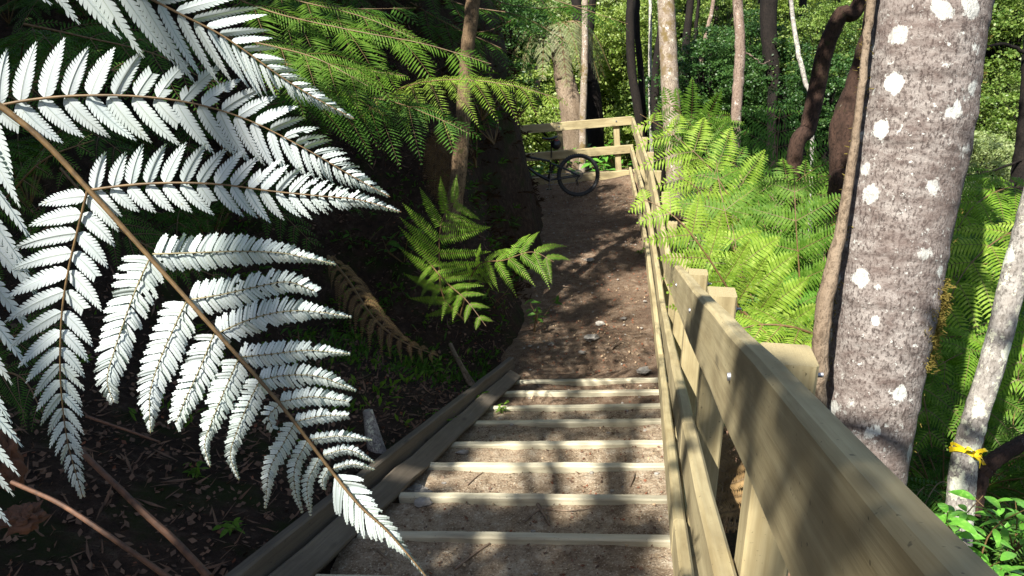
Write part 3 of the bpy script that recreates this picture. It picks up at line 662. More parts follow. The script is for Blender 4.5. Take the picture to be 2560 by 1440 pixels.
# tree fern beside the bend (pale drooping crown)
# ================================================================= GREEN FERNS
def frond(parent, axis, up, Lp, n, m, fwd=.55, droop=.35, pl=.22, w=.42, seed=0, prof=None, spm=None, stem=.006, name='frond', curl=0, asym=1.0, n2=None, stalk=.0, detail=1, conv=0.0, rib=None, fw=None, pitch=.046):
    """axis: 3-D points base->tip; up: surface normal; Lp: longest pinna (m); pinnules pl*Lp long"""
    r = np.random.default_rng(seed); ax = spline(np.array(axis), 60); l = arclen(ax); tot = l[-1]; T = np.gradient(ax, axis=0); T /= np.linalg.norm(T, axis=1)[:, None]
    up = unit(up); Q = []; RB = []
    sp_ = tot * (1 - stalk) / n; n = max(6, min(n, int(tot * (1 - stalk) * .58 / (pl * Lp * math.hypot(1, fwd * .8))))) if n2 is None else n
    prof = prof or [(0, .25), (.12, .7), (.3, 1), (.55, .9), (.8, .5), (.94, .32), (1, .14)]
    for i in range(n):
        u = stalk + (1 - stalk) * (i + .3) / n; li = u * tot; j = min(58, int(np.searchsorted(l, li)))
        p0 = np.array([np.interp(li, l, ax[:, c]) for c in range(3)]); t = T[j]; nrm = unit(up - t * (up @ t)); sd = np.cross(t, nrm)
        for sg in (1, -1):
            L = Lp * np.interp((u - stalk) / (1 - stalk), [a for a, b in prof], [b for a, b in prof]) * r.uniform(.88, 1.08) * (asym if sg > 0 else 1)
            if L < .01: continue
            f = (fwd if fw is None else fw[0 if sg > 0 else 1]) + r.normal(0, .05) + .35 * u; d = unit(sd * sg + t * f + nrm * r.normal(conv, .06))
            m2 = n2 or max(6, int(L / (Lp * pitch))); x = (np.arange(m2) + .6) / m2
            dr = droop * r.uniform(.8, 1.2)
            def C(x): x = np.asarray(x)[..., None]; return p0 + d * L * x + t * L * (.12 * x * x) + V(0, 0, -1) * L * dr * x * x + (nrm * curl * L * np.sin(x * 3) if curl else 0)
            c = C(x); e = C(x + .01) - c; e /= np.linalg.norm(e, axis=1)[:, None]
            nn = np.cross(e, np.cross(nrm, e)); nn /= np.linalg.norm(nn, axis=1)[:, None]; s2 = np.cross(e, nn)
            ln = Lp * pl * np.clip(1.15 * (1 - x ** 2.2), .08, 1) * min(1, .45 + .6 * L / Lp) * r.uniform(.85, 1.1, m2); hw = L / m2 * .5 * (.30 + w)
            for s3 in (1, -1):
                dd = s2 * s3 + e * .38 + nn * r.normal(0, .10, m2)[:, None] + V(0, 0, -1) * .12; dd /= np.linalg.norm(dd, axis=1)[:, None]
                tip = c + dd * ln[:, None] + V(0, 0, -1) * ln[:, None] * .12
                if detail > 1:
                    mid_ = c + dd * ln[:, None] * .5 + nn * ln[:, None] * .05
                    Q.append(np.stack([c - e * hw * .9, mid_ - e * hw, mid_ + e * hw, c + e * hw * .9], 1))
                    Q.append(np.stack([mid_ - e * hw, tip - e * hw * .12, tip + e * hw * .12, mid_ + e * hw], 1))
                else:
                    mid_ = c + dd * ln[:, None] * .4
                    Q.append(np.stack([c - e * hw * .35, mid_ - e * hw, tip, mid_ + e * hw], 1))
            cc = C(np.linspace(0, .97, 7)); ww = np.linspace(1, .25, 7)[:, None] * stem * .28
            s_ = np.cross(unit(cc[-1] - cc[0]), nrm) * ww; up_ = nrm * .0015
            A = np.stack([cc - s_ + up_, cc + s_ + up_], 1); RB.append(A)
    mb = MB(); mb.quads(np.concatenate(Q)); o = mb.build(name, m, parent)
    mb = MB(); mb.tube(ax, np.linspace(stem, stem * .25, 60), 6, rn=.1)
    for A in RB: mb.grid(A, smooth=False)
    mb.build('stalk', rib or M['frib'], o); return o
NUP = V(0, 0, 1)
def facing(p, a=.6): return unit(unit(-np.asarray(p)) * a + V(0, 0, 1) * (1 - a))        # leaf blade turned partly up

# left upper tree fern over the bank
t1 = thing('bank_tree_fern', P(560, 150, 5.2), 'green tree fern spreading long drooping fronds over the dark bank', 'fern')
frond(t1, [P(430, -80, 5.2), P(650, 20, 5.0), P(860, 72, 4.8), P(1060, 110, 4.7), P(1228, 160, 4.6)], V(-.15, -.35, 1), .52, 30, M['green'], 1.1, .5, .27, .5, 1, stalk=.1, pitch=.032)
frond(t1, [P(560, -60, 5.4), P(720, -5, 5.2), P(900, 40, 5.0), P(1035, 95, 4.9)], V(-.1, -.3, 1), .6, 26, M['green'], .9, .55, .16, .3, 2, pitch=.032)
frond(t1, [P(560, 90, 4.7), P(700, 120, 4.6), P(800, 150, 4.5), P(920, 215, 4.4)], V(-.1, -.4, 1), .42, 24, M['green'], .9, .5, .27, .5, 3, pitch=.032)
frond(t1, [P(620, 150, 5.2), P(760, 165, 5.1), P(880, 172, 5.0), P(1012, 190, 4.9)], V(-.1, -.4, 1), .38, 24, M['fresh'], .9, .5, .27, .5, 4, pitch=.032)
frond(t1, [P(860, 330, 6.0), P(980, 232, 5.6), P(1110, 200, 5.3), P(1270, 212, 5.1), P(1408, 250, 5.0)], V(-.1, -.4, 1), .44, 30, M['lime'], .9, .6, .18, .3, 5, stalk=.12, pitch=.032)
frond(t1, [P(640, 270, 5.6), P(800, 238, 5.4), P(960, 250, 5.2), P(1080, 290, 5.0), P(1175, 335, 4.9)], V(-.1, -.3, 1), .5, 28, M['mid'], .9, .55, .27, .5, 6, pitch=.032)
frond(t1, [P(600, 240, 5.0), P(700, 215, 5.0), P(860, 235, 5.0), P(960, 290, 5.0)], V(-.1, -.3, 1), .45, 24, M['mid'], .9, .5, .27, .5, 7, pitch=.032)
frond(t1, [P(560, 30, 5.9), P(660, -10, 5.9), P(860, 20, 5.9), P(1040, 20, 5.9)], V(-.1, -.3, 1), .55, 24, M['mid'], .9, .5, .27, .5, 8)
# dark ferns seen behind the silver frond
t2 = thing('shaded_fern', P(-60, 560, 3.2), 'dim green fern in shade behind the silver frond at the left edge', 'fern')
for k, (ax_, L_) in enumerate((([(-120, 620, 3.0), (10, 500, 2.9), (110, 400, 2.8), (235, 350, 2.8)], .22), ([(-120, 330, 3.2), (20, 230, 3.2), (160, 190, 3.2), (330, 170, 3.3)], .3), ([(-100, 700, 3.0), (20, 640, 2.9), (130, 560, 2.9), (200, 520, 2.9)], .22), ([(-100, 900, 3.0), (10, 850, 2.9), (90, 830, 2.9), (190, 860, 2.9)], .22), ([(-100, 960, 2.8), (-10, 930, 2.8), (60, 950, 2.8), (110, 1040, 2.8)], .18), ([(60, 60, 3.6), (200, 90, 3.6), (400, 140, 3.7), (560, 230, 3.8)], .34), ([(150, 420, 3.4), (280, 560, 3.4), (420, 640, 3.5), (560, 700, 3.6)], .2))):
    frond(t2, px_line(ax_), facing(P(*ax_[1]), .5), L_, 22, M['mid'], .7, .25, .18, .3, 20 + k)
# mid fern
t3 = thing('small_tree_fern', hit(1120, 745), 'bright green small fern growing out of the foot of the dark bank', 'fern')
up3 = facing(P(1110, 600, 6), .75)
pm = [(0, .5), (.15, .8), (.35, 1), (.6, .98), (.85, .75), (1, .3)]
frond(t3, [P(1160, 800, 6.2), P(1108, 740, 6.0), P(1098, 640, 5.85), P(1106, 550, 5.8), P(1150, 490, 5.75)], up3, .40, 10, M['fresh'], .35, .10, .115, .35, 31, pm, detail=2, stalk=.12, n2=24, fw=(-.05, .75))
frond(t3, [P(1150, 790, 6.2), P(1190, 670, 5.8), P(1262, 650, 5.6), P(1330, 630, 5.5), P(1385, 655, 5.4)], facing(P(1110, 600, 6), .6), .27, 8, M['fresh'], .3, .38, .15, .3, 33, pm, detail=2, stalk=.35, n2=20, fw=(.8, .3))
frond(t3, [P(1060, 640, 6.0), P(1110, 700, 5.7), P(1165, 750, 5.5), P(1215, 815, 5.4)], facing(P(1110, 600, 6), .65), .26, 8, M['fresh'], .45, .15, .14, .3, 34, None, detail=2, n2=18)
# tree fern beyond the bend
tf1 = thing('crowned_tree_fern', base_down(P(1432, 300, 17.0)), 'tree fern with stout grey brown trunk and pale drooping umbrella crown', 'fern')
make_trunk(tf1, [base_down(P(1432, 300, 17.0)), P(1432, 300, 17.0), P(1412, 200, 17.0), P(1392, 95, 17.0)], [.3, .26, .22, .17], M['vine'], 18, 50, .16, .02, 9)
hd = P(1390, 92, 17.0)
for k in range(15):
    a = k * 2.4; R_ = .85 + .15 * math.sin(k * 5); d = V(math.cos(a), math.sin(a), 0)
    frond(tf1, [hd, hd + d * R_ * .35 + V(0, 0, .28), hd + d * R_ * .8 + V(0, 0, .05), hd + d * R_ * 1.15 + V(0, 0, -.6 - .2 * (k % 3))], NUP, .34, 18, M['pale'] if k % 3 else M['f4'], .5, .35, .22, .42, 60 + k, stem=.018)
# dark fronds roofing the gap at top centre
t4 = thing('overhanging_fern', P(1050, -120, 8.5), 'dark feathery fern fronds hanging across the top centre', 'fern')
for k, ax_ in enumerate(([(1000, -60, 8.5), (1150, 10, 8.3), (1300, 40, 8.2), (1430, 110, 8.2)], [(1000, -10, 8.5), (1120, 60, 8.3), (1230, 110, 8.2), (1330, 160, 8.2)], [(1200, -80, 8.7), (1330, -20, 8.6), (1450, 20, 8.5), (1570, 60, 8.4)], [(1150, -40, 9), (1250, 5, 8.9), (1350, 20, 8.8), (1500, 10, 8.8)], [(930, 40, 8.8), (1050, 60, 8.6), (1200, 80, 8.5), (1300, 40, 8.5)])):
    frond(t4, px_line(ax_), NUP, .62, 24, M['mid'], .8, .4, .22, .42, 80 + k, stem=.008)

# --- fern bank on the right of the fence
def big_fern(name, label, crown_px, fr, m, base_px=None, L=.4, n=24, seed=0, detail=1, stem=.008, droop=.3, up=None, trunk=None, fwd=.5, pl=.235):
    c = P(*crown_px); t = thing(name, c, label, 'fern')
    for k, f in enumerate(fr):
        pts = px_line(f['a']); frond(t, pts, f.get('up', up if up is not None else facing(pts[len(pts) // 2], .55)), f.get('L', L), f.get('n', n), M[f.get('m', m)], f.get('fwd', fwd), f.get('dr', droop), f.get('pl', pl), .45, seed + k, f.get('prof'), stem=stem, detail=detail, stalk=f.get('stalk', .08))
    if trunk: 
        p0 = c.copy(); p0[2] = min(terr(c[0], c[1]) - .2, c[2] - .4); make_trunk(t, [p0, (p0 + c) / 2 + V(.03, 0, 0), c], [trunk, trunk, trunk * .8], M['vine'], 12, 24, .25, .02, seed)
    return t
big_fern('lime_fern', 'bright lime sunlit fern arching left over the fence rail', (1935, 960, 5.0), [
  dict(a=[(1935, 960, 4.9), (1890, 850, 4.7), (1800, 690, 4.5), (1715, 570, 4.45), (1640, 512, 4.5), (1570, 490, 4.6)], L=0.38, n=30, prof=[(0, .6), (.25, 1), (.55, .85), (.8, .5), (.95, .2), (1, .05)], up=unit(V(-.45, -.6, .75)), dr=.15),
  dict(a=[(1935, 960, 5.0), (1960, 860, 5.0), (1955, 760, 5.1), (1900, 690, 5.2)], L=0.46, n=20, m='blue'),
  dict(a=[(1935, 960, 5.0), (1990, 880, 4.6), (2030, 850, 4.4), (2060, 900, 4.3)], L=0.26, n=14),
  ], 'lime', L=0.42, seed=100, detail=2, trunk=.09)
big_fern('ladder_fern', 'upright green fern with brown ribs and rows of curled leaflets', (2005, 900, 5.6), [
  dict(a=[(2005, 900, 5.6), (2000, 720, 5.5), (1990, 560, 5.45), (1985, 430, 5.5)], L=0.46, n=16, up=unit(V(-.2, -.9, .35)), dr=.12, fwd=.15, m='green', prof=[(0, .9), (.5, 1), (.8, .7), (1, .35)]),
  dict(a=[(1985, 900, 5.8), (1960, 760, 5.7), (1925, 620, 5.6), (1895, 500, 5.6)], L=0.46, n=18, up=unit(V(-.3, -.9, .35)), dr=.12, fwd=.25, m='green', prof=[(0, .9), (.5, 1), (.8, .7), (1, .35)]),
  dict(a=[(1985, 900, 5.9), (1880, 760, 6.0), (1830, 600, 6.0), (1800, 470, 6.1), (1790, 400, 6.2)], L=0.61, n=22, up=unit(V(-.2, -.8, .5)), m='green', fwd=.3),
  dict(a=[(1960, 960, 5.0), (1900, 800, 4.9), (1850, 660, 4.9), (1830, 560, 5.0)], L=0.51, n=20, up=unit(V(-.2, -.8, .5)), m='lime', fwd=.3),
  dict(a=[(2000, 900, 5.8), (2040, 760, 5.7), (2060, 640, 5.7), (2070, 520, 5.8)], L=0.49, n=20, up=unit(V(.0, -.8, .5)), m='green', fwd=.3),
  ], 'green', seed=120, detail=2, trunk=.1)
big_fern('curling_fern', 'mid green fern with tall arching tips behind the lime fern', (1880, 700, 7.4), [
  dict(a=[(1880, 720, 7.4), (1850, 560, 7.2), (1790, 440, 7.2), (1700, 350, 7.4), (1600, 285, 7.8)], L=0.64, n=26, m='lime', up=unit(V(-.3, -.5, .8))),
  dict(a=[(1880, 720, 7.4), (1870, 560, 7.3), (1860, 460, 7.3), (1820, 380, 7.5)], L=0.64, n=24, m='green', up=unit(V(-.3, -.7, .6))),
  dict(a=[(1880, 720, 7.4), (1930, 560, 7.3), (1960, 480, 7.3), (2040, 420, 7.4)], L=0.64, n=24, m='green', up=unit(V(.1, -.7, .7))),
  dict(a=[(1880, 720, 7.4), (1800, 560, 7.0), (1740, 470, 6.9), (1690, 440, 6.9)], L=0.51, n=22, m='lime', up=unit(V(-.3, -.5, .8))),
  ], 'green', seed=140, trunk=.12)
big_fern('bluish_fern', 'dark blue green fern with level leaflets behind the curved trunk base', (1945, 480, 9.5), [
  dict(a=[(1945, 520, 9.5), (1942, 420, 9.4), (1945, 340, 9.4), (1950, 272, 9.5)], L=0.79, n=15, up=unit(V(-.1, -.9, .4)), fwd=.2, dr=.12),
  dict(a=[(1945, 520, 9.5), (2000, 460, 9.4), (2060, 440, 9.4), (2120, 450, 9.5)], L=0.64, n=18, m='green'),
  dict(a=[(1945, 520, 9.5), (1880, 420, 9.6), (1840, 360, 9.8), (1800, 330, 10)], L=0.64, n=18, m='mid'),
  ], 'mid', seed=160, trunk=.12)
big_fern('corner_fern', 'light green fern beside the fence corner below the mossy trunk', (1760, 420, 10.5), [
  dict(a=[(1790, 430, 10.5), (1740, 330, 10.2), (1690, 275, 10), (1655, 245, 9.9)], L=0.77, n=22, up=unit(V(-.3, -.6, .7))),
  dict(a=[(1790, 430, 10.5), (1760, 340, 10.6), (1780, 290, 10.8), (1820, 300, 10.9)], L=0.64, n=20, m='green'),
  dict(a=[(1790, 430, 10.5), (1720, 370, 9.6), (1670, 350, 9.2), (1625, 345, 9.1)], L=0.54, n=20),
  dict(a=[(1790, 430, 10.5), (1770, 400, 9.2), (1730, 400, 8.8), (1690, 420, 8.6)], L=0.58, n=20, m='lime'),
  ], 'green', seed=180, trunk=.12)
big_fern('low_lime_fern', 'yellow green fern lying low behind the nearest fence posts', (2080, 900, 3.7), [
  dict(a=[(2090, 860, 3.7), (1990, 820, 3.6), (1900, 812, 3.6), (1830, 830, 3.6)], L=0.26, n=20, up=unit(V(-.1, -.3, .9))),
  dict(a=[(1870, 880, 4.0), (1930, 850, 3.8), (1990, 850, 3.6), (2045, 895, 3.4)], L=0.22, n=18, up=unit(V(-.1, -.4, .9))),
  dict(a=[(1860, 780, 4.2), (1900, 820, 4.0), (1960, 870, 3.8), (2010, 930, 3.7)], L=0.26, n=18, m='blue'),
  ], 'lime', seed=200, detail=2)
# big ferns right of the thick trunk
big_fern('broad_dark_fern', 'large deep green fern filling the right edge behind the slim tree', (2620, 760, 5.2), [
  dict(a=[(2640, 800, 5.2), (2540, 690, 5.1), (2440, 660, 5.0), (2350, 720, 5.0)], L=.5, n=20, m='green'),
  dict(a=[(2640, 820, 5.0), (2540, 800, 4.9), (2430, 820, 4.9), (2310, 890, 4.8)], L=.48, n=20),
  dict(a=[(2640, 700, 5.6), (2540, 600, 5.6), (2440, 560, 5.7), (2360, 590, 5.8)], L=.5, n=20, m='green'),
  dict(a=[(2640, 850, 4.6), (2580, 760, 4.8), (2520, 640, 5), (2500, 540, 5.3)], L=.5, n=22),
  dict(a=[(2640, 900, 4.8), (2580, 960, 4.6), (2540, 1020, 4.5), (2530, 1100, 4.4)], L=.4, n=18, m='green'),
  dict(a=[(2660, 760, 5.4), (2600, 880, 5.2), (2500, 930, 5.2), (2400, 1000, 5.2)], L=.5, n=20),
  dict(a=[(2620, 560, 4.9), (2510, 590, 4.8), (2410, 680, 4.7), (2350, 810, 4.6)], L=.42, n=20, m='lime', up=unit(V(-.4, -.6, .8))),
  dict(a=[(2640, 1010, 4.6), (2520, 900, 4.5), (2420, 880, 4.4), (2320, 930, 4.4)], L=.36, n=20, m='fresh', up=unit(V(-.4, -.6, .8))),
  dict(a=[(2620, 480, 5.6), (2520, 470, 5.5), (2430, 520, 5.4), (2370, 620, 5.3)], L=.42, n=20, m='fresh', up=unit(V(-.4, -.6, .8))),
  dict(a=[(2640, 860, 4.4), (2600, 800, 4.5), (2560, 860, 4.4), (2540, 980, 4.3)], L=.34, n=20, m='fresh', up=unit(V(-.4, -.6, .8))),
  ], 'mid', seed=220, detail=2, stem=.007)
big_fern('sunlit_slope_fern', 'light green drooping fern right beside the thick pale trunk, low down', (2300, 780, 4.6), [
  dict(a=[(2270, 960, 4.7), (2300, 880, 4.5), (2350, 920, 4.4), (2400, 1060, 4.3)], L=.32, n=22, up=unit(V(-.1, -.6, .7))),
  dict(a=[(2270, 980, 4.7), (2290, 930, 4.4), (2310, 1000, 4.3), (2330, 1120, 4.2)], L=.3, n=20, up=unit(V(-.1, -.6, .7))),
  dict(a=[(2270, 960, 4.8), (2360, 850, 4.7), (2450, 860, 4.6), (2520, 960, 4.5)], L=.34, n=22, m='green'),
  dict(a=[(2420, 1080, 4.4), (2460, 980, 4.3), (2470, 1040, 4.2), (2450, 1150, 4.1)], L=.25, n=18, m='green'),
  ], 'green', seed=240, detail=2)
big_fern('far_slope_fern', 'green fern seen between the thick trunk and the dark right trunk', (2420, 560, 8.5), [
  dict(a=[(2440, 640, 8.5), (2400, 520, 8.4), (2400, 440, 8.4), (2440, 400, 8.5)], L=.5, n=20),
  dict(a=[(2440, 640, 8.5), (2480, 560, 8.4), (2540, 540, 8.4), (2600, 580, 8.5)], L=.5, n=20, m='mid'),
  dict(a=[(2440, 640, 8.5), (2380, 560, 8), (2340, 560, 7.8), (2300, 620, 7.8)], L=.5, n=20),
  ], 'green', seed=260)
# generic ferns filling the slope: one mould, copies
gf = thing('slope_fern', (0, 0, 0), 'green fern among others on the slope below the fence', 'fern', 'ferns covering the slope right of the fence')
for k in range(9):
    a = k * .698 + .2; R_ = .95; d = V(math.cos(a), math.sin(a), 0)
    frond(gf, [V(0, 0, .1), d * .3 + V(0, 0, .55), d * .75 + V(0, 0, .68), d * 1.25 + V(0, 0, .35)], NUP, .42, 22, M['green' if k % 4 == 1 else 'mid'], .5, .25, .23, .45, 300 + k, stalk=.12)  # mostly deep leaf colour, standing in for shadow between brighter fronds
make_trunk(gf, [V(0, 0, -1.4), V(.03, .02, -.6), V(0, 0, .12)], [.08, .075, .07], M['vine'], 10, 16, .25, .01, 4)
rs = random.Random(12); spots = []
for (s, t) in [(3.2, 2.6), (4.2, 1.8), (4.6, 3.2), (5.4, 2.3), (6.4, 1.6), (6.6, 3.0), (7.6, 2.2), (8.4, 1.4), (8.8, 3.4), (9.8, 2.2), (10.8, 1.5), (11.2, 3.2), (12.4, 2.0), (13.2, 1.2), (13.8, 3), (5.2, 4.6), (7.0, 5.0), (9, 5.2), (11, 5), (3.0, 4.4), (4.0, 5.6), (2.2, 3.3), (6.0, 6.4), (8.2, 7), (13, 5.2), (15, 2.2), (15.4, 4.2), (1.4, 4.2), (10, 7.5), (2.6, 6.0), (4.7, 1.5), (5.9, 1.3), (5.0, 2.7), (7.2, 1.4), (3.9, 2.6)]:
    spots.append((s + rs.uniform(-.3, .3), t + rs.uniform(-.3, .3)))
for i, (s, t) in enumerate(spots):
    p = W(s, t, 0); p[2] = terr(p[0], p[1]) + (.15 if 4.2 < s < 12 and t < 4 else .1); z = rs.uniform(.9, 1.3); rz = rs.uniform(0, 6)
    if i == 0: gf.location = p; gf.rotation_euler[2] = rz; gf.scale = (z,) * 3
    else: copy_tree(gf, p, rz, z)

bf = thing('bank_fern', (0, 0, 0), 'dark green fern among others on the shaded left bank', 'fern', 'ferns covering the shaded left bank')
for k in range(8):
    a = k * .785 + .1; d = V(math.cos(a), math.sin(a), 0)
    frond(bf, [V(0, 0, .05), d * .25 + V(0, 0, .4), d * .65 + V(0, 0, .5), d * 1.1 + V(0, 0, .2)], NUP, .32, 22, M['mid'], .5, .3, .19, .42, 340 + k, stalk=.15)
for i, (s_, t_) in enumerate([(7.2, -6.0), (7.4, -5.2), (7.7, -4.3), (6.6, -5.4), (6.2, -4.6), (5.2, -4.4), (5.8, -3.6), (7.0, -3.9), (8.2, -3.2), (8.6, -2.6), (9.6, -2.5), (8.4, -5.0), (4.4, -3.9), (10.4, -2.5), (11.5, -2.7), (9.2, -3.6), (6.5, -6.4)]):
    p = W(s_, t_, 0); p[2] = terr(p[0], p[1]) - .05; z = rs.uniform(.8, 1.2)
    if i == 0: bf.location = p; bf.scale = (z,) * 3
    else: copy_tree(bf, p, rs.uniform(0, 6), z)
# --- dead brown fronds
dd = thing('dead_frond', P(860, 690, 5.2), 'curled brown dead fern frond sprawled on the left bank', 'dead fern', None)
frond(dd, [P(820, 640, 5.3), P(870, 700, 5.1), P(930, 790, 4.9), P(1000, 850, 4.8), P(1095, 890, 4.7)], facing(P(900, 800, 5), .6), .15, 16, M['dead2'], .5, .75, .2, .5, 400, curl=.3, n2=22, stem=.01)
dd = thing('dead_frond', P(1080, 330, 8.2), 'brown withered fern skirt hanging left of the leaning dead trunk', 'dead fern', None)
for k in range(4): frond(dd, [P(1060 + 20 * k, 325, 8.3), P(1085 + 8 * k, 350, 8.1), P(1090 + 10 * k, 400, 8.0), P(1085 + 14 * k, 490 + 12 * (k % 2), 8.0)], facing(P(1080, 400, 8), .8), .22, 16, M['dead'], .6, .7, .2, .35, 410 + k, curl=.2)
dd = thing('dead_frond', P(1820, 1150, 3.2), 'rust brown dead fern beside the fence post foot, outside the rails', 'dead fern', None)
for k in range(5): frond(dd, [P(1770 + 16 * k, 1330, 3.0), P(1800 + 10 * k, 1250, 3.1), P(1812 + 8 * k, 1150, 3.2), P(1808 + 14 * k, 1060, 3.4)], facing(P(1820, 1150, 3.2), .5),   .14, 18, M['dead2'], .6, .5, .22, .4, 420 + k, curl=.2)

# ================================================================= SILVER FERN (hero frond, undersides to the viewer)
def hd_depth(x, y, k=0): v = max(-.25, y / 1440); return .74 + .24 * (v - v * v / 2) + .03 * math.sin(x / 520 + .6) + k
def map3(p2, dz): return np.array([P(x, y, hd_depth(x, y, dz)) for x, y in p2])
def pinnule(mb, a, d, L, hw, sgn, kind, dz, r, bend, trunc=1.0):
    """a base px, d unit dir px, L length, hw half width, sgn the side toward the pinna tip for bending"""
    nrm = V(-d[1], d[0]); n = max(4, int(L / (8.6 if kind == 'lobed' else 6.5))); n = min(n, 15)
    cut = .58 if kind == 'lobed' else .10
    tilt = r.normal(0, .0016); 
    def C(u): return a + d * (L * u) + nrm * sgn * bend * L * u * u
    def Wd(u):
        if kind != 'lobed': return hw * (np.interp(u, [0, .1, .5, .75, .9, 1], [1.1, 1.0, .97, .88, .64, .14]))
        return hw * (np.interp(u, [0, .08, .3, .6, .85, 1], [.72, .95, 1, .78, .36, .03]))
    def Z(u, v): return dz + tilt * v + .006 * u * u + abs(v) * .0012
    verts = []; faces = []; xs = []
    def add(p, z, x): verts.append(P(p[0], p[1], hd_depth(p[0], p[1], z))); xs.append(x); return len(verts) - 1
    bite = r.random() < .10; bu = r.uniform(.3, .8); bs = r.choice([-1, 1])
    for i in range(n):
        u0 = i / n; u1 = (i + 1) / n
        if u0 >= trunc: break
        um = (u0 + u1) / 2; t0 = C(u0); t1 = C(u1)
        for s in (1, -1):
            w = Wd(um) * r.uniform(.93, 1.04); lean = (.62 * (L / n) + .20 * w) * (1 if kind == 'lobed' else .5)
            if bite and s == bs and abs(um - bu) < .13: w *= .35
            e = unit(t1 - t0); m = V(-e[1], e[0]) * s
            g_ = .10 if kind == 'lobed' else .03
            i0 = add(t0, Z(u0, 0), 1); i1 = add(t1, Z(u1, 0), 1)
            q0 = t0 + m * w * (1 - cut) * .42 + e * lean * .25; q1 = t1 + m * w * (1 - cut) * .42 + e * lean * .25
            o0 = t0 + m * w * (1 - cut) + e * lean * .5; o1 = t1 + m * w * (1 - cut) + e * lean * .5
            k0 = add(q0, Z(u0, s * .4), .0); k1 = add(q1, Z(u1, s * .4), .0)
            a0 = add(o0, Z(u0, s * .6), .0); a1 = add(o1, Z(u1, s * .6), .0)
            st_ = (t1 - t0)
            b0 = add(o0 + m * w * cut * .65 + e * lean * .45 + st_ * g_, Z(u0, s * .8), .0); b1 = add(o1 + m * w * cut * .5 + e * lean * .42 - st_ * g_, Z(u1, s * .8), .0)
            c0 = add(o0 + m * w * cut * .98 + e * lean * .85 + st_ * .22, Z(um, s), .0); c1 = add(o0 + m * w * cut * 1.0 + e * lean * .95 + st_ * .62, Z(um, s), .0)
            F = [(i0, i1, k1, k0), (k0, k1, a1, a0), (a0, a1, b1, b0), (b0, b1, c1, c0)]
            faces += [f if s > 0 else f[::-1] for f in F]
    if faces: mb.add(verts, faces, None, xs, 0, False)
SF = thing('silver_fern_frond', P(-40, 235, hd_depth(-40, 235)), 'large silvery white fern frond hanging close up across the left side', 'fern frond')
def px_tube(pts, r0, r1, dz, n=50, k=8, rn=.12):
    q = spline(np.array(pts, float), n); A = map3(q, dz); mb = MB(); d = np.linalg.norm(A, axis=1) / FPX; mb.tube(A, np.linspace(r0, r1, n) * d, k, rn=rn, rsc=60); return mb
def pinna(parent, pts, lenL, lenR, spacing, kind='simple', dz=0., seed=0, angL=1.1, angR=1.0, angT=.75, rib=3.2, wf=.5, skip=(), trunc={}, bend=.16, start=.0):
    r = np.random.default_rng(seed); q = spline(np.array(pts, float), 160); l = arclen(q); tot = l[-1]; mb = MB()
    f = lambda arr, u: float(np.interp(u, np.linspace(0, 1, len(arr)), arr))
    for side, lens, ang in ((1, lenL, angL), (-1, lenR, angR)):                       # side 1: (dy,-dx)
        if lens is None: continue
        x = start + r.uniform(.2, .6) * f(spacing, 0); i = 0
        while x < tot * .995:
            u = x / tot; sp_ = f(spacing, u); j = min(158, int(np.searchsorted(l, x))); c = q[j]; t = unit(q[min(159, j + 2)] - q[max(0, j - 2)]); n_ = V(t[1], -t[0]) * side
            th = ang + (angT - ang) * u + r.normal(0, .035); d = unit(n_ * math.sin(th) + t * math.cos(th)); L = f(lens, u) * r.uniform(.9, 1.07)
            tr = 1.0; z = r.random()
            if z < .07: tr = r.uniform(.45, .85)
            if L > 3: pinnule(mb, c, d, L, max(2.0, sp_ * wf * (max(.4, math.sin(th)) * (.96 if kind == 'lobed' else .98))), 1 if (V(-d[1], d[0]) @ t) > 0 else -1, kind if L > 34 else 'simple', dz + r.normal(0, .0006), r, bend, tr)
            x += sp_; i += 1
    if not mb.v: return
    o = mb.build('leaflet', M['silver'], parent); mb = px_tube(pts, rib * (.8 if kind == 'lobed' else .6), rib * .22, dz - .0025); mb.build('midrib', M['frib' if kind == 'lobed' else 'mrib'], o); return o
mb = px_tube([(-140, 160), (-40, 235), (100, 345), (222, 475), (380, 650), (545, 835), (700, 1010), (830, 1180), (900, 1265), (960, 1320), (1010, 1375), (1068, 1445)], 7.5, 1.6, -.006, 120, 10); mb.build('rachis', M['frib'], SF)
pinna(SF, [(-30, 270), (60, 252), (180, 240), (330, 240), (480, 258), (620, 300), (760, 370), (880, 440), (975, 492)], [150, 145, 135, 130, 125, 110, 75, 38, 4], [150, 150, 160, 160, 150, 135, 80, 38, 4], [58, 58, 57, 56, 52, 42, 26, 15, 8], 'lobed', .004, 1, 1.35, 1.05, .75, 4.2, .46)
pinna(SF, [(222, 475), (330, 462), (450, 457), (560, 462), (680, 478), (800, 490), (900, 500), (1003, 530)], [88, 98, 104, 104, 98, 76, 40, 22, 3], [92, 98, 100, 108, 104, 84, 44, 22, 3], [44, 44, 43, 40, 34, 22, 14, 9], 'lobed', -.002, 2, 1.35, 1.1, .8, 4.0, .47)
pinna(SF, [(218, 478), (200, 550), (170, 680), (155, 780), (150, 900), (155, 1000), (170, 1110), (207, 1243)], [110, 120, 125, 118, 95, 85, 70, 40, 10], [120, 150, 165, 160, 120, 95, 70, 42, 10], [46, 50, 50, 46, 38, 32, 24, 14], 'lobed', .008, 3, 1.25, 1.35, .55, 3.8, .48)
pinna(SF, [(382, 635), (480, 632), (600, 628), (700, 632), (770, 645), (838, 660)], [50, 52, 52, 48, 40, 30, 16, 4], [48, 50, 50, 46, 38, 28, 14, 4], [21, 20, 19, 17, 14, 10], 'simple', 0, 4, 1.28, 1.22, .85, 3.2, .5)
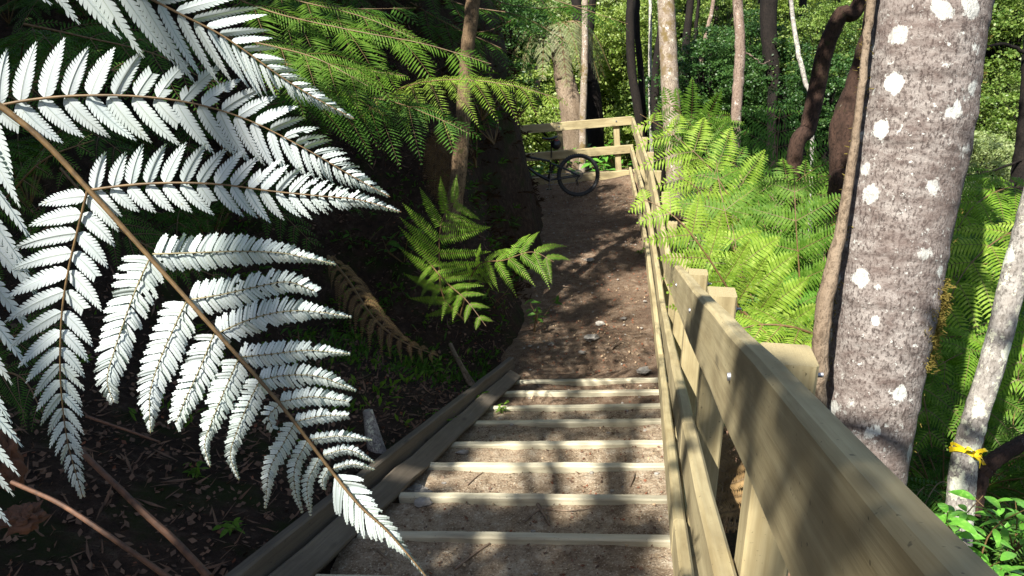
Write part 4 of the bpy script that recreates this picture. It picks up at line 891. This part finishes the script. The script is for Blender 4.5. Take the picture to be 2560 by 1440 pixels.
pinna(SF, [(470, 750), (560, 735), (650, 715), (720, 705), (787, 727)], [48, 48, 44, 36, 18], [48, 48, 44, 34, 16], [20, 19, 18, 16, 13], 'simple', .002, 5, 1.28, 1.22, .9, 3.0, .5)
pinna(SF, [(540, 835), (620, 800), (700, 780), (780, 778), (877, 792)], [40, 44, 40, 22, 4], [42, 46, 40, 22, 4], [18, 18, 17, 13, 8], 'simple', .0, 6, 1.28, 1.22, .85, 2.8, .5)
pinna(SF, [(595, 893), (680, 885), (770, 876), (875, 884)], [36, 36, 24, 4], [36, 38, 26, 4], [16, 16, 13, 8], 'simple', .001, 7, 1.28, 1.22, .85, 2.6, .5)
pinna(SF, [(648, 950), (720, 938), (800, 942), (888, 976)], [30, 34, 24, 4], [34, 36, 24, 4], [15, 15, 12, 8], 'simple', .0, 8, 1.28, 1.22, .85, 2.4, .5)
pinna(SF, [(698, 1005), (780, 992), (872, 1003)], [24, 28, 14], [26, 28, 16], [14, 14, 12], 'simple', .001, 9, 1.28, 1.22, .9, 2.2, .5)
pinna(SF, [(735, 1055), (800, 1040), (870, 1038)], [20, 22, 10], [22, 24, 12], [13, 13, 10], 'simple', .0, 10, 1.28, 1.22, .9, 2.0, .5)
pinna(SF, [(775, 1098), (850, 1090), (930, 1100)], [15, 18, 3], [18, 18, 3], [12, 11, 8], 'simple', .001, 11, 1.28, 1.22, .85, 1.8, .5)
pinna(SF, [(808, 1138), (870, 1124), (936, 1155)], [14, 16, 3], [16, 16, 3], [11, 10, 7], 'simple', .0, 12, 1.28, 1.22, .85, 1.6, .5)
pinna(SF, [(832, 1172), (880, 1160), (938, 1174)], [10, 13, 3], [12, 12, 3], [10, 9, 7], 'simple', .001, 13, 1.28, 1.22, .85, 1.5, .5)
pinna(SF, [(375, 645), (345, 710), (315, 790), (285, 880), (268, 950), (284, 1006)], [60, 62, 58, 54, 42, 14], [66, 66, 60, 54, 40, 12], [21, 21, 20, 18, 16, 12], 'simple', .005, 14, 1.28, 1.28, .85, 3.0, .5)
pinna(SF, [(465, 755), (430, 830), (398, 905), (375, 985), (376, 1083)], [54, 58, 52, 36, 4], [52, 56, 52, 34, 4], [20, 20, 18, 14, 9], 'simple', .004, 15, 1.28, 1.28, .85, 2.8, .5)
pinna(SF, [(535, 835), (502, 915), (465, 995), (440, 1056)], [44, 50, 42, 24], [46, 50, 42, 24], [18, 18, 16, 13], 'simple', .005, 16, 1.28, 1.28, .9, 2.6, .5)
pinna(SF, [(595, 900), (560, 980), (527, 1060), (512, 1112), (525, 1168)], [40, 44, 34, 18, 3], [40, 42, 34, 18, 3], [17, 17, 15, 11, 8], 'simple', .004, 17, 1.28, 1.28, .85, 2.4, .5)
pinna(SF, [(650, 950), (620, 1010), (592, 1080), (576, 1140), (598, 1201)], [36, 38, 28, 16, 3], [34, 36, 28, 16, 3], [15, 15, 13, 10, 8], 'simple', .005, 18, 1.28, 1.28, .85, 2.2, .5)
pinna(SF, [(700, 1010), (672, 1040), (682, 1072)], [26, 26, 14], [24, 24, 12], [13, 13, 11], 'simple', .004, 19, 1.28, 1.28, .9, 2.0, .5)
pinna(SF, [(735, 1060), (708, 1110), (674, 1175), (663, 1272)], [28, 30, 20, 3], [26, 28, 18, 3], [13, 13, 11, 8], 'simple', .005, 20, 1.28, 1.28, .85, 1.9, .5)
pinna(SF, [(768, 1102), (738, 1165), (738, 1225), (756, 1282)], [22, 22, 14, 3], [20, 22, 14, 3], [12, 12, 10, 8], 'simple', .004, 21, 1.28, 1.28, .85, 1.8, .5)
pinna(SF, [(798, 1145), (768, 1210), (776, 1288)], [18, 20, 3], [16, 18, 3], [11, 11, 8], 'simple', .005, 22, 1.28, 1.28, .85, 1.6, .5)
pinna(SF, [(822, 1172), (806, 1200), (811, 1226)], [16, 14, 4], [14, 12, 3], [10, 10, 8], 'simple', .004, 23, 1.28, 1.22, .85, 1.5, .5)
pinna(SF, [(838, 1188), (900, 1265), (960, 1320), (1010, 1375), (1068, 1445)], [66, 52, 34, 12, 4], [86, 78, 44, 14, 4], [20, 19, 17, 12, 7], 'simple', .0, 24, .95, .85, .7, 1.6, .48)
pinna(SF, [(-40, 235), (-75, 310), (-110, 470), (-135, 700), (-150, 900), (-145, 1080), (-140, 1200)], [230, 285, 300, 290, 280, 250, 220], None, [64, 70, 80, 80, 80, 74, 70], 'lobed', .012, 25, .98, 1, .80, 5, .40, bend=.10)
SG = thing('silver_fern_frond', P(50, -130, .92), 'second silvery fern frond coming down from the top left edge', 'fern frond')
pinna(SG, [(-190, -190), (0, -150), (170, -90), (320, -30), (450, 35), (540, 80), (610, 125), (700, 190), (780, 240), (885, 297)], [200, 200, 190, 180, 160, 185, 120, 62, 34, 3], [250, 255, 265, 265, 262, 215, 160, 78, 38, 3], [100, 98, 92, 80, 62, 46, 34, 21, 13, 8], 'lobed', -.012, 30, .95, .66, .58, 4.6, .50, bend=.06)

# ================================================================= SMALL THINGS
def stalk(label, pts, r0, r1, m='frib'):
    q = spline(np.array(px_line(pts)), 40); mb = MB(); mb.tube(q, np.linspace(r0, r1, 40), 8, rn=.15, rsc=30); tag(mb.build('fern_stalk', M[m]), label, 'stalk')
stalk('thick brown fern stalk crossing the lower left ground, nearer the steps', [(205, 1130, 1.5), (350, 1272, 1.4), (440, 1355, 1.35), (525, 1445, 1.3)], .0055, .007, 'stalkm')
stalk('thinner brown fern stalk at the lower left corner', [(30, 1205, 1.6), (150, 1260, 1.55), (280, 1345, 1.5), (430, 1450, 1.45)], .0045, .0055, 'stalkm')
stalk('thin straight brown stalk hidden behind the silver frond', [(215, 1040, 2.2), (330, 1080, 2.2), (400, 1105, 2.2)], .004, .003, 'stalkm')
for j, (x, y, d, rr, lb) in enumerate(((10, 1150, 2.0, (.035, .04, .07), 'tall orange clay lump at the left edge'), (60, 1295, 1.9, (.045, .04, .03), 'low orange clay lump at the lower left edge'))):
    mb = MB(); mb.blob(P(x, y, d), rr, .6, j + 2, 14, smooth=False, freq=2.6); tag(mb.build('clay_lump', M['clay']), lb, 'rock')
# stump and sticks
p = hit(945, 1135); mb = MB(); mb.tube([p - V(0, 0, .1), p + V(-.02, .02, .12), p + V(-.03, .05, .27)], [.06, .05, .03], 9, rn=.5, seed=2); tag(mb.build('broken_stump', M['paleb']), 'short broken pale stump beside the left stair board', 'stump')
def stick(label, pts, r0, r1, m='twig', name='stick', cat='stick'):
    q = spline(np.array(pts), 14); mb = MB(); mb.tube(q, np.linspace(r0, r1, 14), 6, rn=.3, rsc=20); o = mb.build(name, M[m]); tag(o, label, cat); return o
a = hit(1180, 965); stick('grey dead branch propped beside the top of the left stair board', [a, P(1150, 910, 6.9), P(1125, 860, 7.1)], .03, .018, 'vine', 'dead_branch', 'branch')
a = hit(1275, 900)
def on(x, y, h=.008): p = hit(x, y); p[2] = ground_z(p) + h; return p
for lb, pts, rr in (('thin curved twig on the lowest visible tread at left', [(925, 1345), (950, 1395), (990, 1425)], .006), ('straight twig lying across the lower treads at centre', [(1345, 1268), (1362, 1300), (1375, 1322)], .009), ('forked twig lying near the right end of the sunlit tread', [(1560, 1148), (1620, 1110), (1625, 1085)], .006), ('slanting twig on the sunlit tread below the fence', [(1620, 1095), (1640, 1120), (1665, 1138)], .005), ('short dark twig at the left end of a sunlit tread', [(1108, 1200), (1125, 1182), (1135, 1168)], .010), ('curved black twig on the second sunlit tread', [(1168, 1216), (1190, 1198), (1208, 1185)], .005), ('long bent twig across the bottom treads', [(1140, 1438), (1190, 1395), (1225, 1362)], .007), ('twig lying along the middle of the path', [(1385, 715), (1400, 718), (1428, 722)], .01), ('twig on the path above the top step, right half', [(1530, 878), (1550, 862), (1560, 855)], .009), ('long thin twig curving on the third tread from bottom', [(1310, 1312), (1355, 1288), (1420, 1282), (1480, 1278)], .004), ('small twig on the last sunlit tread at right', [(1575, 1225), (1587, 1200), (1592, 1182)], .005)):
    stick(lb, [on(*q_) for q_ in pts], rr, rr * .6, name='twig', cat='twig')
for j, (x, y, sz, lb) in enumerate(((1478, 852, .075, 'largest flat pale stone on the path'), (1500, 812, .05, 'pale stone lying behind the largest one'), (1455, 886, .035, 'small stone on the path before the largest one'), (1612, 938, .06, 'white stone resting on the top step board'), (1475, 655, .05, 'stone on the shaded upper path'), (1560, 800, .03, 'tiny stone near the fence side of the path'), (1372, 690, .03, 'small stone at the left edge of the upper path'), (1040, 1242, .085, 'flat pale rock at the left end of a lower step'), (1060, 1262, .045, 'rounded stone below the flat pale rock'), (1158, 1142, .035, 'upright stone chip at the left end of the sunlit step'), (1378, 866, .03, 'small grey stone at the left of the largest stone'), (1700, 690, .03, 'stone beside the fence foot'))):
    p = hit(x, y); mb = MB(); mb.blob(V(p[0], p[1], ground_z(p) + sz * .25), (sz, sz * .7, sz * .42), .7, j + 11, 8, smooth=False, freq=1.1); tag(mb.build('stone', M['stone']), lb, 'stone')

def scatter(name, m, n, region, size, kind='leaf', seed=0, lab=None, lift=.006, rnd=.5):
    r = random.Random(seed); Q = []; 
    for _ in range(n):
        s, t = region(r); p = W(s, t, 0); p[2] = ground_z(p) + lift
        n_ = unit(V(r.gauss(0, rnd), r.gauss(0, rnd), 1)); a = r.uniform(0, 6.28); u = unit(np.cross(n_, V(math.cos(a), math.sin(a), 0))); v = np.cross(n_, u); L = size * r.uniform(.4, 1.5); w = L * (r.uniform(.25, .45) if kind == 'leaf' else .05)
        p = p + n_ * L * .1
        Q.append([p - u * L / 2, p + v * w, p + u * L / 2 + n_ * L * r.uniform(-.1, .25), p - v * w])
    mb = MB(); mb.quads(np.array(Q)); o = mb.build(name, m); tag(o, lab, 'leaf litter', None, 'stuff'); return o
rp = lambda r: ((lambda s: (s, r.uniform(tl(s) + .1, pt(s, 1) - .05)))(r.uniform(6.5, 14)))
rst = lambda r: (r.uniform(1.2, 6.3), -1.3 + 1.3 * (r.random() ** .8))
rbk = lambda r: ((lambda s: (s, tl(s) - .05 - 2.6 * r.random()))(r.uniform(.3, 9)))
rsl = lambda r: (r.uniform(.3, 14), .35 + 5 * r.random() ** 1.5)
scatter('leaf_litter', M['litA'], 2200, rp, .020, seed=1, lab='rust coloured leaf litter on the path')
scatter('leaf_litter', M['litA'], 600, rst, .016, seed=2, lab='orange leaf litter on the stair treads')
scatter('leaf_litter', M['litC'], 500, rst, .016, seed=3, lab='tan leaf crumbs on the stair treads')
scatter('leaf_litter', M['litB'], 1500, rst, .016, seed=4, lab='dark brown crumbs on the stair treads')
scatter('leaf_litter', M['litB'], 9000, rbk, .03, seed=5, lab='dark brown leaf litter on the left bank')
scatter('leaf_litter', M['litA'], 1200, rbk, .024, seed=6, lab='rust leaf litter on the left bank')
scatter('leaf_litter', M['litB'], 2600, rbk, .11, 'twig', seed=7, lab='fine dead stalks on the left bank', rnd=.6)
scatter('leaf_litter', M['litB'], 5000, rsl, .05, seed=8, lab='brown leaf litter on the slope outside the fence')
scatter('leaf_litter', M['litC'], 900, rp, .018, seed=9, lab='pale crumbs and chips on the path')
scatter('leaf_litter', M['litC'], 1500, rsl, .04, seed=10, lab='tan leaf litter on the slope outside the fence')
mb = MB(); r = random.Random(77)
for _ in range(260):
    s, t = (rst if r.random() < .35 else rp)(r); p = W(s, t, 0); z = r.uniform(.004, .015); p[2] = ground_z(p) + z * .2; mb.blob(p, (z * 1.2, z, z * .6), .6, r.randint(0, 99), 3, smooth=False)
tag(mb.build('gravel', M['stone']), 'pale gravel chips trodden into path and treads', 'gravel', None, 'stuff')

# leafy plants (broad leaves on stems)
def leafy(name, label, base, n, L, spread, m, seed=0, cat='plant', wid=.22, up=.5, group=None, stems=5, cx=None):
    r = random.Random(seed); t = thing(name, base, label, cat, group); mb = MB(); ms = MB()
    for k in range(stems):
        tip = base + V(r.gauss(0, spread * .5), r.gauss(0, spread * .5), spread * r.uniform(.6, 1.3)) + (cx if cx is not None else 0) * r.uniform(.5, 1); midp = (base + tip) / 2 + V(r.gauss(0, .06), r.gauss(0, .06), .03) * spread * 3
        q = spline(np.array([base, midp, tip]), 10); ms.tube(q, np.linspace(spread * .018, spread * .006, 10), 5)
        for j in range(n // stems):
            u = .25 + .75 * (j + 1) / (n // stems); p = q[min(9, int(u * 9))]; a = j * 2.4 + k; d = unit(V(math.cos(a), math.sin(a), r.gauss(up * .4, .3))); side = unit(np.cross(d, V(0, 0, 1) + V(r.gauss(0, .4), r.gauss(0, .4), 0))); nn = np.cross(side, d); l = L * r.uniform(.65, 1.2); A = np.zeros((7, 3, 3))
            for i in range(7):
                v = i / 6; w = l * wid * math.sin(math.pi * min(1, v * .97 + .03)) ** .8 * (1 - .25 * v); c = p + d * l * (v + .1) - V(0, 0, 1) * l * .35 * v * v; A[i] = [c - side * w + nn * w * .25, c, c + side * w + nn * w * .25]
            mb.grid(A)
    mb.build('leaves', M[m], t); ms.build('stem', M['frib'], t); return t
for j, (x, y, d) in enumerate(((2440, 1420, 2.9), (2520, 1440, 2.6), (2370, 1330, 3.1), (2540, 1320, 3.2))):
    leafy('glossy_shrub', ('bright glossy shrub at the lower right below the slim tree', 'glossy leaved shrub in the bottom right corner', 'small glossy plant left of the slim tree foot', 'darker glossy shrub at right edge under the fallen branch')[j], P(x, y, d) - V(0, 0, .12), 52, (.105, .115, .09, .08)[j], .24, 'glossy', 500 + j, 'shrub', .19)
for j, (x, y, L_, sp_, lb) in enumerate(((1335, 830, .10, .3, 'dark green leafy seedling hanging over the left path edge'), (1235, 760, .12, .3, 'leafy plant under the right frond of the small bright fern'), (1010, 660, .12, .35, 'shaded leafy plant left of the small bright fern'), (1190, 1010, .06, .12, 'small weed beside the top of left stair board'), (1255, 1035, .05, .07, 'small green weed growing on the third step from the top'), (1100, 950, .07, .16, 'tufted green plant on the mossy bank foot'), (960, 800, .09, .2, 'dim leafy plant near the curled dead frond'), (900, 640, .10, .25, 'dim leafy plant on the bank above the dead frond'), (1130, 1070, .06, .12, 'low plant against the outside of left stair board'), (590, 1330, .05, .05, 'tiny green seedling on the dark lower left ground'), (490, 1200, .05, .06, 'single green sprout behind the silver frond tips'), (1600, 640, .06, .08, 'small weed at the fence side of the upper path'))):
    p = hit(x, y); leafy('leafy_plant', lb, p, 20, L_, sp_, 'mid' if j in (0, 2, 6, 7) else 'green', 520 + j, 'plant', .22, stems=4)
# vines on the bank by the leaning trunk
for j, (x, y, d, lb) in enumerate(((1205, 300, 9.2, 'green leafy creeper right of the leaning dead trunk'), (1235, 360, 9.4, 'leafy creeper hanging on the bank edge'), (1290, 300, 10.5, 'light leafy creeper near the end of the cross fence rail'), (1190, 420, 9.0, 'lower shaded creeper right of the leaning dead trunk'), (1340, 290, 12.5, 'sunlit creeper leaves over the cross fence rail end'))):
    leafy('creeper', lb, P(x, y, d), 44, .13, .5, 'green' if j in (0, 2, 4) else 'mid', 560 + j, 'creeper', .24, stems=6)
for j, (x, y, d) in enumerate(((1500, 425, 16.3), (1590, 430, 15.9), (1420, 455, 16.0), (1360, 430, 16.2), (1530, 380, 17), (1450, 400, 17), (1570, 440, 16.2), (1480, 450, 16.0))):
    leafy('undergrowth_plant', 'bright leafy bush low behind the far cross fence', P(x, y, d) - V(0, 0, .25), 46, .19, .42, 'glossy', 580 + j, 'bush', .25, group='leafy bushes low behind the far cross fence', stems=7)
# moss and fern tufts on the bank face: low cover
def cover(name, label, n, region, m, L, seed, dens=8):
    r = random.Random(seed); Q = []
    for _ in range(n):
        s, t = region(r); p = W(s, t, 0); p[2] = ground_z(p); e = .15
        gx = (terr(p[0] + e, p[1]) - terr(p[0] - e, p[1])) / (2 * e); gy = (terr(p[0], p[1] + e) - terr(p[0], p[1] - e)) / (2 * e); nn = unit(V(-gx, -gy, 1))
        for _k in range(dens):
            d = unit(nn + V(r.gauss(0, .6), r.gauss(0, .6), r.gauss(0, .5) + .2)); b = unit(np.cross(d, V(r.gauss(0, 1), r.gauss(0, 1), r.gauss(0, 1)))); l = L * r.uniform(.4, 1.3); w = l * .12; o = p + V(r.gauss(0, L * .5), r.gauss(0, L * .5), 0)
            Q.append([o, o + d * l * .5 + b * w, o + d * l - V(0, 0, l * .2), o + d * l * .5 - b * w])
    mb = MB(); mb.quads(np.array(Q)); return tag(mb.build(name, M[m]), label, 'ground cover', None, 'stuff')
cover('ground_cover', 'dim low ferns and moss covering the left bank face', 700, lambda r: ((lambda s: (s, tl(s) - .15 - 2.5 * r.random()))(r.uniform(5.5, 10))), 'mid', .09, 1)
cover('ground_cover', 'sparse green tufts on the dark ground left of the steps', 90, lambda r: ((lambda s: (s, tl(s) - .25 - 2. * r.random()))(r.uniform(3.5, 7))), 'green', .09, 2)
cover('ground_cover', 'brown dead fronds and roots hanging on the bank face', 700, lambda r: ((lambda s: (s, tl(s) - .05 - 1.2 * r.random()))(r.uniform(8.2, 14))), 'darkdead', .11, 3)
cover('ground_cover', 'green low growth on the slope beneath the ferns', 2200, lambda r: (r.uniform(1, 18), .8 + 8 * r.random()), 'mid', .16, 4)

# ================================================================= FOREST
protos = []
for k, (mm, rx, rz) in enumerate((('f1', 2.3, 1.9), ('f2', 2.2, 2.1), ('f4', 2.4, 1.8), ('f3', 2.1, 2.2), ('f1', 2.0, 2.4), ('f2', 2.6, 1.7))):
    t = thing('forest_tree', (0, 0, 0), None, 'tree', 'leafy trees of the forest backdrop'); t['label'] = ('lime green leafy tree in the sunlit forest backdrop', 'mid green leafy tree in the forest backdrop', 'pale yellow green leafy tree in the forest backdrop', 'deep green leafy tree in the forest backdrop', 'lime green leafy tree in the sunlit forest backdrop', 'mid green leafy tree in the forest backdrop')[k]
    crown_obj(t, V(0, 0, 4.6), rx, rz, 150, 17000, .11, 700 + k, M[mm])
    make_trunk(t, [V(0, 0, -.6), V(.1, 0, 1.6), V(-.05, .1, 3.4), V(0, 0, 5.2)], [.16, .13, .1, .04], M['darkb'], 8, 20, .15, .08, k)
    protos.append(t)
used = set(); rf = random.Random(21)
def put(x, y, d, sc=1.0, kind=None):
    """a tree whose crown centre lies on the given bearing"""
    p = P(x, y, d); k = rf.randrange(6) if kind is None else kind; zc = 4.6 * sc
    b = V(p[0], p[1], p[2] - zc); rz = rf.uniform(0, 6)
    if k not in used: used.add(k); o = protos[k]; o.location = b; o.rotation_euler[2] = rz; o.scale = (sc,) * 3
    else: copy_tree(protos[k], b, rz, sc)
for row, (d, yc, stepx, sc) in enumerate(((23, 330, 230, .85), (25, 90, 215, 1.0), (31, 250, 210, 1.15), (33, 20, 200, 1.3), (42, 170, 190, 1.6), (46, -20, 190, 1.7), (60, 60, 190, 2.4))):
    x = 1180 + rf.uniform(0, 120)
    while x < 2720:
        put(x, yc + rf.uniform(-45, 45), d + rf.uniform(-2, 2), sc * rf.uniform(.85, 1.15), rf.choice([0, 1, 4, 5, 1, 2] if x < 2200 else [2, 0, 2, 4]) if row > 1 else rf.choice([0, 1, 5, 4, 3])); x += stepx * rf.uniform(.8, 1.2)
for (x, y, d, sc, k) in ((1260, 60, 17, .5, 3), (2050, 120, 14, .35, 1), (1900, 250, 17, .4, 3), (1780, 240, 18, .45, 3), (1560, 120, 21, .6, 0), (1720, 60, 20, .5, 1), (1980, 60, 18, .5, 0), (2150, 220, 16, .45, 3), (1640, 260, 21, .5, 1), (2420, 430, 20, .6, 2), (2540, 420, 22, .6, 2), (2480, 200, 30, 1.0, 2), (2560, 60, 34, 1.3, 2), (1500, 150, 22, .7, 0), (1440, 40, 25, .8, 2), (1700, 160, 25, .8, 0), (2020, 40, 22, .6, 0), (1830, 60, 18, .4, 1), (1760, 200, 15, .4, 3), (1880, 160, 15.5, .42, 3), (1960, 230, 14.5, .4, 3), (2060, 240, 13, .35, 3), (1800, 300, 16, .4, 3), (1700, 260, 19, .5, 3)):
    put(x, y, d, sc, k)

# ================================================================= LIGHT
# unseen trees added for shade: crowns set along the sun's line above bank and path (outside the frame, behind and over the viewer)
def added_shade_tree(label, foot, spots, seed):
    t = thing('added_shade_tree', foot, label, 'tree'); cen = []
    mb = MB(); mt = MB(); rr = random.Random(seed)
    for (tgt, L, R_, n, sz) in spots:
        c = np.asarray(tgt, float) + S * L; cen.append(c); q, cc = crown_mesh(R_, R_ * .75, 60, n, sz, seed + int(L * 10), .6, .2); mb.quads(prune(q + c))
    mb.build('crown', M['f3'], t); top = np.mean(cen, 0); j = (np.asarray(foot) + top) / 2 + V(0, 0, 1)
    mt.tube(spline(np.array([foot, (np.asarray(foot) + j) / 2 + V(.1, 0, .3), j]), 14), np.linspace(.22, .13, 14), 10, rn=.1)
    for c in cen: mt.tube(spline(np.array([j, (j + c) / 2 + V(0, 0, .3), c]), 8), np.linspace(.09, .02, 8), 6)
    mt.build('trunk', M['darkb'], t)
SPOTS = []
def sh(x, y, d, L, R_, n, sz=.15): return (P(x, y, d), L, R_, n, sz)
added_shade_tree('unseen tall dark tree on the left bank, added behind the viewer for shade', W(-4.5, -5.5, terr(*W(-4.5, -5.5, 0)[:2])), [
  sh(150, 1250, 2.6, 8.5, .8, 1500), sh(450, 1330, 2.8, 8.5, .7, 1300), sh(-150, 1000, 3.2, 8.5, 1.0, 1500), sh(680, 1250, 3.6, 9, .75, 1300), sh(300, 1000, 3.6, 9, .9, 1500), sh(850, 1050, 4.6, 9, .7, 1200), sh(700, 900, 4.8, 9, .9, 1500), sh(1000, 920, 5.6, 9, .75, 1300)], 1)
added_shade_tree('unseen tall dark tree added above the left bank to keep it in shade', W(-3, -6.5, terr(*W(-3, -6.5, 0)[:2])), [
  sh(60, 80, 7.7, 4.2, 1.6, 2600), sh(300, 80, 7.9, 4.2, 1.5, 2600), sh(540, 80, 7.9, 4.2, 1.3, 2200), sh(560, 230, 7.7, 4.2, 1.2, 2000), sh(250, 280, 6.8, 4.6, 1.3, 2200), sh(150, 500, 5, 4.8, 1.3, 2600), sh(600, 500, 5.5, 4.8, 1.3, 2600), sh(150, 150, 5, 4.6, 1.3, 2600), sh(450, 250, 5, 4.6, 1.2, 2400), sh(-150, 300, 4.5, 4, 1.3, 2400), sh(50, 750, 4.5, 5.2, 1.2, 2200), sh(400, 700, 5, 5.4, 1.1, 2200), sh(900, 700, 6.2, 7.5, 1.0, 1800), sh(800, 300, 6.8, 6.5, 1.2, 1800), sh(1180, 830, 7.4, 8.5, .75, 1100), sh(1000, 480, 8.0, 7, 1.3, 2400), sh(1200, 420, 9.5, 7.5, 1.2, 2200), sh(1240, 620, 9.4, 8, .9, 1500), sh(1200, 200, 9.5, 6, 1.1, 1500), sh(1300, 450, 11.5, 8, .9, 1500), sh(1050, 200, 10.5, 6, 1.6, 2600)], 2)
added_shade_tree('unseen tall tree added over the path to dapple it with shade', W(-2, -5, terr(*W(-2, -5, 0)[:2])), [
  sh(1480, 560, 12.3, 13, .8, 700), sh(1450, 780, 8.7, 13, .55, 330), sh(1500, 900, 7.4, 13, .6, 300), sh(1380, 950, 7.0, 13, .5, 320), sh(1560, 660, 10.3, 13, .5, 300), sh(1290, 330, 14.5, 12, .7, 700), sh(1400, 450, 14.0, 13, .45, 400), sh(1420, 700, 9.7, 13, .5, 300)], 3)
added_shade_tree('unseen tree added behind the viewer to dapple steps and rails', W(-6, -2, terr(*W(-6, -2, 0)[:2])), [
  sh(1350, 1400, 3.1, 11, .45, 520, .09), sh(1600, 1390, 3.1, 11, .4, 420, .09), sh(1500, 1270, 3.6, 11, .4, 300, .08), sh(1150, 1300, 3.6, 11, .3, 260, .09), sh(1300, 1030, 5.5, 12, .45, 420, .10), sh(1530, 1020, 5.6, 12, .42, 330, .10), sh(1400, 960, 6.6, 12, .4, 300, .1), sh(1600, 950, 6.7, 12, .3, 160, .1), sh(2250, 1200, .9, 7, .35, 130, .1), sh(1950, 950, 1.3, 7, .35, 150, .1), sh(1720, 1250, 2.4, 7, .3, 120, .1), sh(2480, 1400, .6, 7, .2, 50, .1)], 4)
added_shade_tree('unseen tree added behind the viewer to dapple the right slope', W(-5, 4, terr(*W(-5, 4, 0)[:2])), [
  sh(2500, 700, 5.2, 9, .6, 350), sh(2560, 950, 4.8, 9, .5, 300), sh(1850, 1150, 3.8, 8, .35, 180), sh(2050, 600, 6.5, 8, .5, 350), sh(2560, 1150, 4.0, 8, .5, 450), sh(1930, 350, 9.5, 8, .6, 450)], 5)

sun = bpy.data.objects.new('sun', bpy.data.lights.new('sun', 'SUN')); col.objects.link(sun); sun.data.energy = 5.0; sun.data.angle = rad(.55); sun.data.color = (1, .96, .88)
sun.rotation_euler = Vector((-S[0], -S[1], -S[2])).to_track_quat('-Z', 'Y').to_euler()
w = bpy.data.worlds.new('World'); scn.world = w; w.use_nodes = True; nt = w.node_tree; bg = nt.nodes['Background']
sk = nt.nodes.new('ShaderNodeTexSky'); sk.sky_type = 'NISHITA'; sk.sun_disc = False; sk.sun_elevation = SEL; sk.sun_rotation = SAZ; nt.links.new(sk.outputs[0], bg.inputs[0]); bg.inputs[1].default_value = .08
scn.view_settings.view_transform = 'Standard'; scn.view_settings.look = 'None'; scn.view_settings.exposure = 1.45; scn.view_settings.gamma = 1
scn.cycles.max_bounces = 6; scn.cycles.diffuse_bounces = 3; scn.cycles.transmission_bounces = 3
